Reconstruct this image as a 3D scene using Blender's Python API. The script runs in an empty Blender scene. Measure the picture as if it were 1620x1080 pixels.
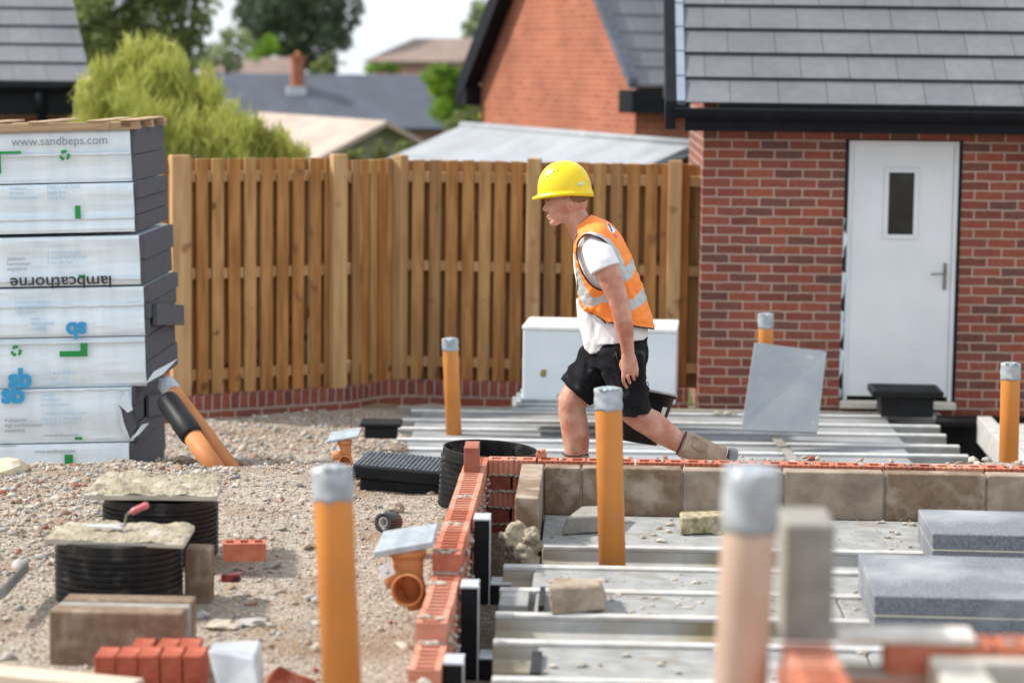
import bpy, bmesh, math, random
import numpy as np
from mathutils import Vector, Matrix, Euler, noise
random.seed(7); np.random.seed(7)
R = math.radians
# ------------------------------------------------------------------ scene, camera, light
scn = bpy.context.scene
col = scn.collection
FPX = 3825.0                      # focal length in pixels of a 1620 px wide frame (85 mm lens)
CAMZ = 1.93
PITCH = math.atan(430 / FPX)
ROLL = 0.012
cd = bpy.data.cameras.new('camera')
cam = bpy.data.objects.new('camera', cd); col.objects.link(cam)
cd.sensor_width = 36; cd.lens = 36 * FPX / 1620
CROT = Matrix.Rotation(math.pi / 2 - PITCH, 3, 'X') @ Matrix.Rotation(ROLL, 3, 'Z')
cam.rotation_euler = CROT.to_euler(); cam.location = (0, 0, CAMZ)
cd.clip_end = 3000; cd.clip_start = 0.1
cd.dof.use_dof = True; cd.dof.focus_distance = 11.9; cd.dof.aperture_fstop = 2.1
scn.camera = cam
scn.render.resolution_x = 1024; scn.render.resolution_y = 682
scn.view_settings.view_transform = 'Standard'; scn.view_settings.look = 'None'
scn.view_settings.exposure = 0.5; scn.view_settings.gamma = 1
SUN = Vector((-0.72, 0.10, 0.68)).normalized()
w = bpy.data.worlds.new('World'); scn.world = w; w.use_nodes = True
nt = w.node_tree; bg = nt.nodes['Background']
sky = nt.nodes.new('ShaderNodeTexSky'); sky.sky_type = 'NISHITA'; sky.sun_disc = False
sky.sun_elevation = math.asin(SUN.z); sky.sun_rotation = math.atan2(SUN.x, SUN.y)
sky.air_density = 1.0; sky.dust_density = 4.0; sky.ozone_density = 1.0
# thin bright cloud veil over the sky
tc = nt.nodes.new('ShaderNodeTexCoord'); nz = nt.nodes.new('ShaderNodeTexNoise'); nz.inputs['Scale'].default_value = 2.5
nz.inputs['Detail'].default_value = 5
mpn = nt.nodes.new('ShaderNodeMapping'); mpn.inputs['Scale'].default_value = (1, 1, 3)
nt.links.new(tc.outputs['Generated'], mpn.inputs['Vector']); nt.links.new(mpn.outputs[0], nz.inputs['Vector'])
cr = nt.nodes.new('ShaderNodeValToRGB'); cr.color_ramp.elements[0].position = 0.3; cr.color_ramp.elements[0].color = (.62,.62,.62,1)
cr.color_ramp.elements[1].position = 0.6; cr.color_ramp.elements[1].color = (.93,.93,.93,1)
mx = nt.nodes.new('ShaderNodeMix'); mx.data_type = 'RGBA'
nt.links.new(nz.outputs['Fac'], cr.inputs[0]); nt.links.new(cr.outputs[0], mx.inputs[0])
nt.links.new(sky.outputs[0], mx.inputs[6]); mx.inputs[7].default_value = (8.3, 8.9, 9.6, 1)
nt.links.new(mx.outputs[2], bg.inputs['Color']); bg.inputs['Strength'].default_value = 0.102
sl = bpy.data.lights.new('sun', 'SUN'); sl.energy = 3.7; sl.angle = R(3); sl.color = (1, .94, .86)
so = bpy.data.objects.new('sun', sl); col.objects.link(so); so.rotation_euler = SUN.to_track_quat('Z', 'Y').to_euler()

# ------------------------------------------------------------------ helpers
def ray(x, y):
    return CROT @ Vector(((x - 810) / FPX, -(y - 540) / FPX, -1))
def P(x, y, Y=None, Z=None):
    d = ray(x, y)
    t = Y / d.y if Y is not None else (Z - CAMZ) / d.z
    return Vector((0, 0, CAMZ)) + d * t

def node_mat(name):
    m = bpy.data.materials.new(name); m.use_nodes = True
    return m, m.node_tree, m.node_tree.nodes['Principled BSDF']
def mat(name, c1, c2=None, scale=8, rough=.7, bump=0, bscale=60, metal=0, contrast=(.35, .65), stretch=None, spec=.4,
        c3=None, s3=3, t3=(.55, .7), bdist=.01, coat=0):
    m, t, b = node_mat(name)
    b.inputs['Roughness'].default_value = rough; b.inputs['Metallic'].default_value = metal
    b.inputs['Specular IOR Level'].default_value = spec
    if coat: b.inputs['Coat Weight'].default_value = coat
    co = t.nodes.new('ShaderNodeTexCoord'); mp = t.nodes.new('ShaderNodeMapping')
    t.links.new(co.outputs['Object'], mp.inputs['Vector'])
    if stretch: mp.inputs['Scale'].default_value = stretch
    if c2 is None:
        c2 = tuple(min(1, v * 1.18) for v in c1); c1 = tuple(v * .86 for v in c1)
    n = t.nodes.new('ShaderNodeTexNoise'); n.inputs['Scale'].default_value = scale; n.inputs['Detail'].default_value = 6
    r = t.nodes.new('ShaderNodeValToRGB')
    r.color_ramp.elements[0].position = contrast[0]; r.color_ramp.elements[0].color = (*c1, 1)
    r.color_ramp.elements[1].position = contrast[1]; r.color_ramp.elements[1].color = (*c2, 1)
    t.links.new(mp.outputs[0], n.inputs['Vector']); t.links.new(n.outputs['Fac'], r.inputs[0])
    out = r.outputs[0]
    if c3:
        n3 = t.nodes.new('ShaderNodeTexNoise'); n3.inputs['Scale'].default_value = s3; n3.inputs['Detail'].default_value = 4
        t.links.new(co.outputs['Object'], n3.inputs['Vector'])
        r3 = t.nodes.new('ShaderNodeValToRGB'); r3.color_ramp.elements[0].position = t3[0]; r3.color_ramp.elements[1].position = t3[1]
        t.links.new(n3.outputs['Fac'], r3.inputs[0])
        mm = t.nodes.new('ShaderNodeMix'); mm.data_type = 'RGBA'
        t.links.new(r3.outputs[0], mm.inputs[0]); t.links.new(out, mm.inputs[6]); mm.inputs[7].default_value = (*c3, 1)
        out = mm.outputs[2]
    t.links.new(out, b.inputs['Base Color'])
    if bump:
        n2 = t.nodes.new('ShaderNodeTexNoise'); n2.inputs['Scale'].default_value = bscale; n2.inputs['Detail'].default_value = 5
        t.links.new(mp.outputs[0], n2.inputs['Vector'])
        bp = t.nodes.new('ShaderNodeBump'); bp.inputs['Strength'].default_value = bump; bp.inputs['Distance'].default_value = bdist
        t.links.new(n2.outputs['Fac'], bp.inputs['Height']); t.links.new(bp.outputs[0], b.inputs['Normal'])
    return m

def brick_mat(name, cols, mortar, bw=.225, rh=.075, ms=.005, bump=.6, offset=.5, rough=.85, smooth=.1, soft=0, stain=None, nsc=35, nmul=.6):
    m, t, b = node_mat(name)
    uv = t.nodes.new('ShaderNodeUVMap'); uv.uv_map = 'UVMap'
    # slight wobble of the joints
    nz = t.nodes.new('ShaderNodeTexNoise'); nz.inputs['Scale'].default_value = 9
    ad = t.nodes.new('ShaderNodeMixRGB'); ad.blend_type = 'LINEAR_LIGHT'; ad.inputs[0].default_value = .006 if soft == 0 else soft
    t.links.new(uv.outputs[0], nz.inputs['Vector']); t.links.new(uv.outputs[0], ad.inputs[1]); t.links.new(nz.outputs['Color'], ad.inputs[2])
    bt = t.nodes.new('ShaderNodeTexBrick'); bt.inputs['Scale'].default_value = 1
    bt.inputs['Brick Width'].default_value = bw; bt.inputs['Row Height'].default_value = rh
    bt.inputs['Mortar Size'].default_value = ms; bt.inputs['Mortar Smooth'].default_value = smooth; bt.offset = offset
    bt.inputs['Color1'].default_value = (0, 0, 0, 1); bt.inputs['Color2'].default_value = (1, 1, 1, 1); bt.inputs['Mortar'].default_value = (.5, .5, .5, 1)
    t.links.new(ad.outputs[0], bt.inputs['Vector'])
    r = t.nodes.new('ShaderNodeValToRGB'); r.color_ramp.interpolation = 'LINEAR'
    e = r.color_ramp.elements
    while len(e) < len(cols): e.new(.5)
    for i, c in enumerate(cols):
        e[i].position = i / (len(cols) - 1); e[i].color = (*c, 1)
    t.links.new(bt.outputs['Color'], r.inputs[0])
    oc = t.nodes.new('ShaderNodeTexCoord')
    n = t.nodes.new('ShaderNodeTexNoise'); n.inputs['Scale'].default_value = nsc; n.inputs['Detail'].default_value = 6
    t.links.new(oc.outputs['Object'], n.inputs['Vector'])
    mul = t.nodes.new('ShaderNodeMixRGB'); mul.blend_type = 'MULTIPLY'; mul.inputs[0].default_value = nmul
    rr = t.nodes.new('ShaderNodeValToRGB'); rr.color_ramp.elements[0].position = .3; rr.color_ramp.elements[0].color = (.55, .55, .55, 1)
    rr.color_ramp.elements[1].position = .7; rr.color_ramp.elements[1].color = (1.25, 1.25, 1.25, 1)
    t.links.new(n.outputs['Fac'], rr.inputs[0]); t.links.new(r.outputs[0], mul.inputs[1]); t.links.new(rr.outputs[0], mul.inputs[2])
    mm = t.nodes.new('ShaderNodeMixRGB'); t.links.new(bt.outputs['Fac'], mm.inputs[0]); t.links.new(mul.outputs[0], mm.inputs[1])
    mm.inputs[2].default_value = (*mortar, 1)
    out = mm.outputs[0]
    # large weathering
    n2 = t.nodes.new('ShaderNodeTexNoise'); n2.inputs['Scale'].default_value = 1.3; n2.inputs['Detail'].default_value = 5
    t.links.new(oc.outputs['Object'], n2.inputs['Vector'])
    r2 = t.nodes.new('ShaderNodeValToRGB'); r2.color_ramp.elements[0].position = .35; r2.color_ramp.elements[0].color = (.82, .82, .82, 1)
    r2.color_ramp.elements[1].position = .7; r2.color_ramp.elements[1].color = (1.12, 1.12, 1.12, 1)
    m3 = t.nodes.new('ShaderNodeMixRGB'); m3.blend_type = 'MULTIPLY'; m3.inputs[0].default_value = 1
    t.links.new(n2.outputs['Fac'], r2.inputs[0]); t.links.new(out, m3.inputs[1]); t.links.new(r2.outputs[0], m3.inputs[2])
    t.links.new(m3.outputs[0], b.inputs['Base Color']); b.inputs['Roughness'].default_value = rough
    bp = t.nodes.new('ShaderNodeBump'); bp.inputs['Strength'].default_value = bump; bp.inputs['Distance'].default_value = .006; bp.invert = True
    t.links.new(bt.outputs['Fac'], bp.inputs['Height']); t.links.new(bp.outputs[0], b.inputs['Normal'])
    return m

def tag(o, label=None, cat=None, group=None, kind=None):
    if label: o['label'] = label
    if cat: o['category'] = cat
    if group: o['group'] = group
    if kind: o['kind'] = kind
    elif cat: o['kind'] = 'thing'
    return o
def empty(name, loc=(0, 0, 0), rot=(0, 0, 0), label=None, cat=None, group=None):
    o = bpy.data.objects.new(name, None); col.objects.link(o); o.location = loc
    o.rotation_euler = rot if isinstance(rot, (tuple, list)) else (0, 0, rot)
    o.empty_display_size = .1
    return tag(o, label, cat, group)
def link(name, me, mats, parent=None, loc=None, rot=None):
    o = bpy.data.objects.new(name, me); col.objects.link(o)
    for m in (mats if isinstance(mats, (list, tuple)) else [mats]): me.materials.append(m)
    if parent: o.parent = parent
    if loc is not None: o.location = loc
    if rot is not None: o.rotation_euler = rot if isinstance(rot, (tuple, list)) else (0, 0, rot)
    return o
def copy_tree(o, parent=None):
    c = o.copy(); col.objects.link(c); c.parent = parent
    for ch in [k for k in bpy.data.objects if k.parent is o]: copy_tree(ch, c)
    return c
def add_uv(me):
    uvl = me.uv_layers.new(name='UVMap')
    nl = len(me.loops); vi = np.empty(nl, int); me.loops.foreach_get('vertex_index', vi)
    vs = np.empty(len(me.vertices) * 3); me.vertices.foreach_get('co', vs); vs = vs.reshape(-1, 3)
    uv = np.zeros((nl, 2))
    for p in me.polygons:
        n = p.normal; a = max(range(3), key=lambda k: abs(n[k])); L = slice(p.loop_start, p.loop_start + p.loop_total)
        c = vs[vi[L]]
        uv[L] = c[:, (1, 2)] if a == 0 else c[:, (0, 2)] if a == 1 else c[:, (0, 1)]
    uvl.data.foreach_set('uv', uv.ravel())

class MB:
    def __init__(s): s.v = []; s.f = []; s.m = []; s.sm = []
    def add(s, vs, fs, m=0, smooth=False):
        b = len(s.v); s.v += [tuple(v) for v in vs]
        for f in fs: s.f.append(tuple(i + b for i in f)); s.m.append(m); s.sm.append(smooth)
        return s
    def box(s, x0, x1, y0, y1, z0, z1, m=0, M=None):
        vs = [Vector(v) for v in ((x0,y0,z0),(x1,y0,z0),(x1,y1,z0),(x0,y1,z0),(x0,y0,z1),(x1,y0,z1),(x1,y1,z1),(x0,y1,z1))]
        if M: vs = [M @ v for v in vs]
        return s.add(vs, [(0,3,2,1),(4,5,6,7),(0,1,5,4),(1,2,6,5),(2,3,7,6),(3,0,4,7)], m)
    def hexa(s, vs, m=0):
        return s.add(vs, [(0,3,2,1),(4,5,6,7),(0,1,5,4),(1,2,6,5),(2,3,7,6),(3,0,4,7)], m)
    def prism(s, poly, axis_vec, m=0):     # polygon (3D points) extruded along a vector
        n = len(poly); a = Vector(axis_vec)
        vs = [Vector(p) for p in poly] + [Vector(p) + a for p in poly]
        return s.add(vs, [tuple(range(n))[::-1], tuple(range(n, 2*n))] + [(i, (i+1) % n, n+(i+1) % n, n+i) for i in range(n)], m)
    def loft(s, rings, m=0, smooth=True, cap=True, closed=True):
        n = len(rings[0]); vs = [p for r in rings for p in r]; fs = []
        for i in range(len(rings) - 1):
            for j in range(n if closed else n - 1):
                k = (j + 1) % n
                fs.append((i*n + j, i*n + k, (i+1)*n + k, (i+1)*n + j))
        if cap: fs += [tuple(range(n))[::-1], tuple(range((len(rings)-1)*n, len(rings)*n))]
        return s.add(vs, fs, m, smooth)
    def tube(s, pts, rad, n=20, m=0, cap=True, flat=None):
        pts = [Vector(p) for p in pts]; rings = []
        if not hasattr(rad, '__len__'): rad = [rad] * len(pts)
        up = None
        for i, p in enumerate(pts):
            d = (pts[min(i+1, len(pts)-1)] - pts[max(i-1, 0)])
            if d.length < 1e-9: d = Vector((0, 0, 1))
            d.normalize()
            ref = flat if flat else (Vector((0, 1, 0)) if abs(d.y) < .9 else Vector((1, 0, 0)))
            u = (ref - d * ref.dot(d)).normalized(); v = d.cross(u)
            ra, rb = rad[i] if hasattr(rad[i], '__len__') else (rad[i], rad[i])
            rings.append([p + u * (ra * math.cos(2*math.pi*j/n)) + v * (rb * math.sin(2*math.pi*j/n)) for j in range(n)])
        return s.loft(rings, m, True, cap)
    def ell(s, c, r, rot=None, m=0, nu=16, nv=10):
        c = Vector(c); rings = []
        Q = rot if rot else Matrix.Identity(3)
        vs = [c + Q @ Vector((0, 0, -r[2]))]
        for i in range(1, nv):
            a = -math.pi/2 + math.pi*i/nv
            for j in range(nu):
                t = 2*math.pi*j/nu
                vs.append(c + Q @ Vector((r[0]*math.cos(a)*math.cos(t), r[1]*math.cos(a)*math.sin(t), r[2]*math.sin(a))))
        vs.append(c + Q @ Vector((0, 0, r[2]))); fs = []
        for j in range(nu): fs.append((0, 1+(j+1) % nu, 1+j))
        for i in range(nv-2):
            for j in range(nu):
                fs.append((1+i*nu+j, 1+i*nu+(j+1) % nu, 1+(i+1)*nu+(j+1) % nu, 1+(i+1)*nu+j))
        b = 1+(nv-2)*nu
        for j in range(nu): fs.append((b+j, b+(j+1) % nu, len(vs)-1))
        return s.add(vs, fs, m, True)
    def lathe(s, prof, n=48, c=(0, 0, 0), m=0, cap=True):      # profile of (radius, z)
        c = Vector(c)
        rings = [[c + Vector((r*math.cos(2*math.pi*j/n), r*math.sin(2*math.pi*j/n), z)) for j in range(n)] for r, z in prof]
        return s.loft(rings, m, True, cap)
    def rock(s, c, r, m=0, seed=0, sub=1, jag=.35, squash=(1, 1, 1)):
        bm = bmesh.new(); bmesh.ops.create_icosphere(bm, subdivisions=sub, radius=1)
        q = Euler((seed*1.3, seed*2.1, seed*.7)).to_matrix()
        vs = []
        for v in bm.verts:
            k = 1 + jag * noise.noise(v.co * 1.7 + Vector((seed*3.1, seed*1.7, 5)))*1.6
            p = q @ (v.co * k); vs.append(Vector(c) + Vector((p.x*r*squash[0], p.y*r*squash[1], p.z*r*squash[2])))
        fs = [tuple(v.index for v in f.verts) for f in bm.faces]; bm.free()
        return s.add(vs, fs, m)
    def build(s, name, mats, parent=None, loc=None, rot=None, uv=True, bevel=0, seg=1, smooth_all=False):
        me = bpy.data.meshes.new(name); me.from_pydata([tuple(v) for v in s.v], [], s.f)
        me.polygons.foreach_set('material_index', s.m)
        me.polygons.foreach_set('use_smooth', [True]*len(s.f) if smooth_all else s.sm); me.update()
        if uv: add_uv(me)
        o = link(name, me, mats, parent, loc, rot)
        if bevel:
            b = o.modifiers.new('bevel', 'BEVEL'); b.width = bevel; b.segments = seg; b.limit_method = 'ANGLE'; b.angle_limit = R(40)
        return o
def apply_mods(o):
    dg = bpy.context.evaluated_depsgraph_get(); dg.update()
    me = bpy.data.meshes.new_from_object(o.evaluated_get(dg)); old = o.data; o.modifiers.clear(); o.data = me
    bpy.data.meshes.remove(old); return o
def blob(name, mb, mats, voxel=.006, smooth=4, parent=None, disp=None, factor=.5):
    o = mb.build(name, mats, parent, uv=False)
    r = o.modifiers.new('r', 'REMESH'); r.mode = 'VOXEL'; r.voxel_size = voxel; r.use_smooth_shade = True
    if smooth:
        sm = o.modifiers.new('s', 'SMOOTH'); sm.iterations = smooth; sm.factor = factor
    apply_mods(o)
    if disp:
        me = o.data
        nr = [v.normal.copy() for v in me.vertices]
        for v, n in zip(me.vertices, nr): v.co = v.co + n * disp(v.co, n)
        me.update()
    return o
def text(body, size, m, parent, loc, rot, name='printed_text', bold=0, ext=.0006, xs=1):
    cu = bpy.data.curves.new(name, 'FONT'); cu.body = body; cu.size = size; cu.offset = bold; cu.extrude = ext
    tmp = bpy.data.objects.new('t', cu); col.objects.link(tmp)
    dg = bpy.context.evaluated_depsgraph_get(); dg.update()
    me = bpy.data.meshes.new_from_object(tmp.evaluated_get(dg)); bpy.data.objects.remove(tmp); me.name = name; me.materials.clear()
    for v in me.vertices: v.co.x *= xs
    return link(name, me, m, parent, loc, rot)
PSI = R(2.0)          # the site's walls stand two degrees off square to the lens
# ------------------------------------------------------------------ materials
BR_RED = [(.15,.065,.05), (.20,.055,.035), (.28,.07,.042), (.33,.09,.05), (.27,.075,.05), (.22,.07,.05), (.15,.065,.055)]
M_brick = brick_mat('garage_brick', BR_RED, (.47,.365,.285), ms=.0060)
M_brick_hi = brick_mat('orange_brick', [(.33,.085,.04), (.42,.12,.055), (.38,.10,.05), (.46,.14,.07)], (.42,.30,.22))
M_sold = brick_mat('soldier_brick', [(.16,.045,.03), (.24,.06,.04), (.30,.08,.05), (.20,.05,.035)], (.40,.36,.31), bw=.075, rh=.115, offset=0)
M_tile = brick_mat('grey_tile', [(.150,.155,.172), (.162,.167,.184), (.174,.179,.195)], (.06,.06,.065), bw=.375, rh=10, ms=.0035, bump=.8, rough=.6, nsc=14, nmul=.25)
M_black = mat('black_plastic', (.007,.008,.009), (.014,.015,.017), rough=.5, bump=.05, spec=.22)
M_fascia = mat('black_fascia', (.006,.007,.010), (.010,.011,.016), rough=.55, spec=.15)
M_blackrib = mat('black_ribbed_plastic', (.007,.007,.008), (.02,.019,.018), scale=14, rough=.45, spec=.25, c3=(.10,.095,.085), s3=13, t3=(.55,.75))
M_white = mat('white_door_paint', (.72,.75,.78), (.78,.80,.82), rough=.35, scale=3)
M_film = mat('white_film', (.66,.77,.84), (.78,.86,.91), rough=.3, scale=4, bump=.35, bscale=9, bdist=.012, stretch=(2.2, 2.2, .25))
M_cream = mat('cream_sill', (.62,.58,.46), (.72,.69,.58), rough=.6)
M_glass = mat('dark_glass', (.012,.014,.015), (.02,.022,.022), rough=.08)
M_steel = mat('brushed_steel', (.22,.20,.18), (.34,.32,.29), rough=.3, metal=1)
M_wood = mat('fence_timber', (.26,.11,.026), (.44,.215,.066), scale=3.2, rough=.75, bump=.25, bscale=20, stretch=(6, 6, .7), c3=(.16,.07,.025), s3=4.5, t3=(.66,.74))
M_woodc = mat('fence_timber_pale', (.32,.165,.055), (.49,.28,.105), scale=3.6, rough=.75, bump=.25, bscale=20, stretch=(6, 6, .7), c3=(.17,.075,.03), s3=6, t3=(.64, .70))
M_woodd = mat('fence_timber_brown', (.25,.125,.045), (.40,.225,.09), scale=2.6, rough=.75, bump=.25, bscale=20, stretch=(7, 7, .5), c3=(.13,.055,.02), s3=4, t3=(.63, .70))
M_woodb = mat('fence_timber_amber', (.27,.11,.024), (.43,.20,.055), scale=3, rough=.75, bump=.25, bscale=20, stretch=(6, 6, .7), c3=(.17,.075,.03), s3=5, t3=(.66,.75))
M_post = mat('fence_post_timber', (.38,.215,.09), (.53,.34,.165), scale=2.5, rough=.75, bump=.2, bscale=20, stretch=(5, 5, .6), c3=(.28,.14,.06), s3=5, t3=(.66,.73))
M_pallet = mat('pallet_timber', (.36,.23,.13), (.50,.36,.22), scale=5, rough=.8, bump=.4, stretch=(.5, 4, 8))
M_eps = mat('grey_foam', (.07,.073,.085), (.10,.103,.118), scale=60, rough=.8, bump=.35, bscale=180, bdist=.004)
M_epslight = mat('speckled_grey_foam', (.13,.14,.16), (.205,.215,.24), scale=110, rough=.85, bump=.3, bscale=200, bdist=.003, contrast=(.42, .58), c3=(.36,.38,.40), s3=2, t3=(.5, .75))
M_conc = mat('beam_concrete', (.235,.24,.235), (.34,.34,.33), scale=9, rough=.85, bump=.35, bscale=90, bdist=.004, c3=(.25,.23,.20), s3=5, t3=(.54, .66))
M_concd = mat('beam_concrete_aged', (.38,.38,.36), (.50,.50,.48), scale=7, rough=.85, bump=.35, bscale=90, bdist=.004, c3=(.27,.22,.13), s3=1.8, t3=(.48, .62))
M_conclip = mat('beam_rib_concrete', (.40,.395,.38), (.54,.53,.51), scale=12, rough=.85, bump=.3, bscale=90, bdist=.003, c3=(.42,.37,.30), s3=3, t3=(.6, .7))
M_block = mat('concrete_block', (.175,.118,.075), (.25,.175,.12), scale=26, rough=.95, bump=.7, bscale=130, bdist=.006, c3=(.40,.33,.26), s3=6, t3=(.52, .66))
M_blockl = mat('concrete_block_light', (.27,.205,.15), (.38,.305,.235), scale=14, rough=.95, bump=.7, bscale=130, bdist=.006, c3=(.20,.155,.115), s3=5, t3=(.52, .7))
M_blockg = mat('concrete_block_grey', (.25,.235,.205), (.33,.31,.275), scale=14, rough=.95, bump=.7, bscale=130, bdist=.006)
M_b1 = mat('perforated_brick', (.40,.115,.062), (.52,.175,.10), scale=18, rough=.9, bump=.5, bscale=120, bdist=.004)
M_b2 = mat('perforated_brick_pale', (.52,.20,.125), (.62,.28,.19), scale=15, rough=.9, bump=.5, bscale=120, bdist=.004)
M_b3 = mat('perforated_brick_dull', (.30,.09,.055), (.38,.14,.09), scale=15, rough=.9, bump=.5, bscale=120, bdist=.004)
M_mortar = mat('mortar', (.36,.325,.27), (.50,.46,.40), scale=20, rough=.95, bump=.9, bscale=70, bdist=.01)
M_wetmortar = mat('fresh_mortar', (.30,.255,.175), (.44,.385,.29), scale=12, rough=.75, bump=1, bscale=45, bdist=.02, c3=(.56,.52,.45), s3=10, t3=(.6, .7))
M_board = mat('mortar_board_ply', (.40,.36,.29), (.54,.50,.42), scale=6, rough=.8, bump=.3)
M_orange = mat('orange_drain_pipe', (.60,.225,.045), (.66,.26,.06), scale=3, rough=.42, bump=.1, bscale=40, c3=(.50,.22,.09), s3=7, t3=(.55, .75))
M_tan = mat('faded_drain_pipe', (.46,.32,.235), (.57,.44,.35), scale=3, rough=.5)
M_fit = mat('drain_fitting', (.46,.175,.055), (.54,.22,.08), scale=6, rough=.6, c3=(.45,.26,.13), s3=7, t3=(.6, .72))
M_tape = mat('silver_duct_tape', (.30,.34,.37), (.44,.48,.51), scale=16, rough=.45, metal=.2, bump=.5, bscale=22, bdist=.01)
M_ground = mat('gravel_ground', (.24,.19,.14), (.54,.47,.385), scale=34, rough=.95, bump=1.0, bscale=60, bdist=.025, contrast=(.3, .7), c3=(.28,.19,.12), s3=1.6, t3=(.50, .68))
M_far = mat('far_grass', (.05,.08,.02), (.10,.13,.04), scale=2, rough=.95)
M_st1 = mat('gravel_beige', (.34,.28,.22), (.52,.45,.37), scale=8, rough=.9)
M_st2 = mat('gravel_grey', (.28,.265,.245), (.46,.44,.41), scale=8, rough=.9)
M_st3 = mat('gravel_brown', (.25,.16,.105), (.36,.25,.17), scale=8, rough=.9)
M_soil = mat('dark_rubble', (.06,.045,.035), (.16,.125,.095), scale=9, rough=.95, bump=1, bscale=30, bdist=.03)

# ------------------------------------------------------------------ terrain
def sstep(a, b, x):
    t = min(1, max(0, (x-a)/(b-a))); return t*t*(3-2*t)
def gz(x, y):
    z = -.045
    if y < 19.5:
        k = sstep(12.0, 14.2, y + .25*noise.noise(Vector((x*1.3, 0, 3))))
        z = -.045 - .045*sstep(9, 12, y)*1 - k*.46 - .24*sstep(14.2, 18.5, y)
    else:
        z = -.79 - 2.4*sstep(20, 42, y) - 1.2*sstep(60, 160, y)
    inner = sstep(-.24, -.18, x)            # made-up plots to the right of the left-hand brick wall
    if y < 10.8: z = z*(1-inner) + (-.34)*inner
    elif y < 13.0: z = z*(1-inner) + (-.16)*inner
    elif y < 19.0:
        f = sstep(-.75, -.55, x); z = z*(1-f) + (-1.5)*f
    nk = .3 + .7*sstep(8.5, 11, y); z += -.06*(1-nk) + .028*nk*noise.noise(Vector((x*1.1, y*1.1, 0))) + (.022*nk*noise.noise(Vector((x*4, y*4, 2))) if y < 20 else 0)
    return z
def axis(pairs):
    out = []
    for a, b, st in pairs:
        out += list(np.arange(a, b, st))
    return out + [pairs[-1][1]]
xs = axis([(-900,-60,120),(-60,-8,6),(-8,-4.2,.5),(-4.2,4,.07),(4,10,.6),(10,60,8),(60,900,140)])
ys = axis([(-20,3,3),(3,6,.3),(6,20,.07),(20,60,1.5),(60,260,12),(260,1500,150)])
gv = [(x, y, gz(x, y)) for y in ys for x in xs]
nx = len(xs)
gf = [(j*nx+i, j*nx+i+1, (j+1)*nx+i+1, (j+1)*nx+i) for j in range(len(ys)-1) for i in range(nx-1)]
gm = [0 if (ys[f[0]//nx] < 19.6) else 1 for f in gf]
me = bpy.data.meshes.new('ground'); me.from_pydata(gv, [], gf); me.polygons.foreach_set('material_index', gm)
me.polygons.foreach_set('use_smooth', [True]*len(gf)); me.update()
tag(link('ground', me, [M_ground, M_far]), 'stony building site ground', kind='structure')

# loose stones on it
bm = bmesh.new(); bmesh.ops.create_icosphere(bm, subdivisions=1, radius=1)
ICO = np.array([v.co[:] for v in bm.verts]); ICF = np.array([[v.index for v in f.verts] for f in bm.faces]); bm.free()
def stones(name, label, regions, mats):
    allv = []; allf = []; allm = []; base = 0
    for (x0, x1, y0, y1, n, r0, r1, ok) in regions:
        X = np.random.uniform(x0, x1, n); Y = np.random.uniform(y0, y1, n); Rr = r0 + (r1-r0)*np.random.rand(n)**2.5
        for x, y, r in zip(X, Y, Rr):
            if ok and not ok(x, y): continue
            k = 1 + np.random.uniform(-.5, .4, (12, 1))
            sc = np.array([np.random.uniform(.7, 1.7), np.random.uniform(.5, 1.2), np.random.uniform(.35, .9)])*r
            e = np.array(Euler(np.random.uniform(-.5, .5, 3)*np.array([1, 1, 12])).to_matrix())
            allv.append((ICO*k*sc) @ e.T + np.array([x, y, gz(x, y) + r*.25])); allf.append(ICF+base)
            allm.append(np.full(20, np.random.choice(len(mats), p=[.47, .34, .16, .03]))); base += 12
    v = np.concatenate(allv); f = np.concatenate(allf); m = np.concatenate(allm)
    me = bpy.data.meshes.new(name); me.vertices.add(len(v)); me.vertices.foreach_set('co', v.ravel())
    me.loops.add(len(f)*3); me.loops.foreach_set('vertex_index', f.ravel().astype(np.int32))
    me.polygons.add(len(f)); me.polygons.foreach_set('loop_start', np.arange(0, len(f)*3, 3, dtype=np.int32))
    me.polygons.foreach_set('loop_total', np.full(len(f), 3, dtype=np.int32)); me.polygons.foreach_set('material_index', m.astype(np.int32))
    me.update(calc_edges=True); me.validate()
    return tag(link(name, me, mats), label, kind='stuff')
lefty = lambda x, y: x < -.30 - .02*(9-y)*0
stones('gravel', 'loose pale gravel and rubble spread over the ground', [
    (-2.6, -.60, 6.8, 12.4, 19000, .0028, .0075, None), (-2.6, -.6, 6.8, 12.4, 900, .008, .02, None),
    (-.75, -.28, 6.8, 11.3, 3000, .0028, .007, None),
    (-3.0, -.3, 12.2, 19.0, 9000, .005, .015, None), (-2.6, -.2, 14.0, 19.0, 3200, .008, .028, lambda x, y: x < -.7),
    (-2.9, -1.35, 9.3, 12.3, 3600, .004, .020, lambda x, y: x < -1.25 - .25*noise.noise(Vector((x*2, y*2, 0)))),
    (-2.6, -.35, 7.0, 12.2, 260, .012, .034, None),
    (-.1, 2.8, 11.0, 13.0, 900, .008, .03, None)], [M_st1, M_st2, M_st3, M_b3])

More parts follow.
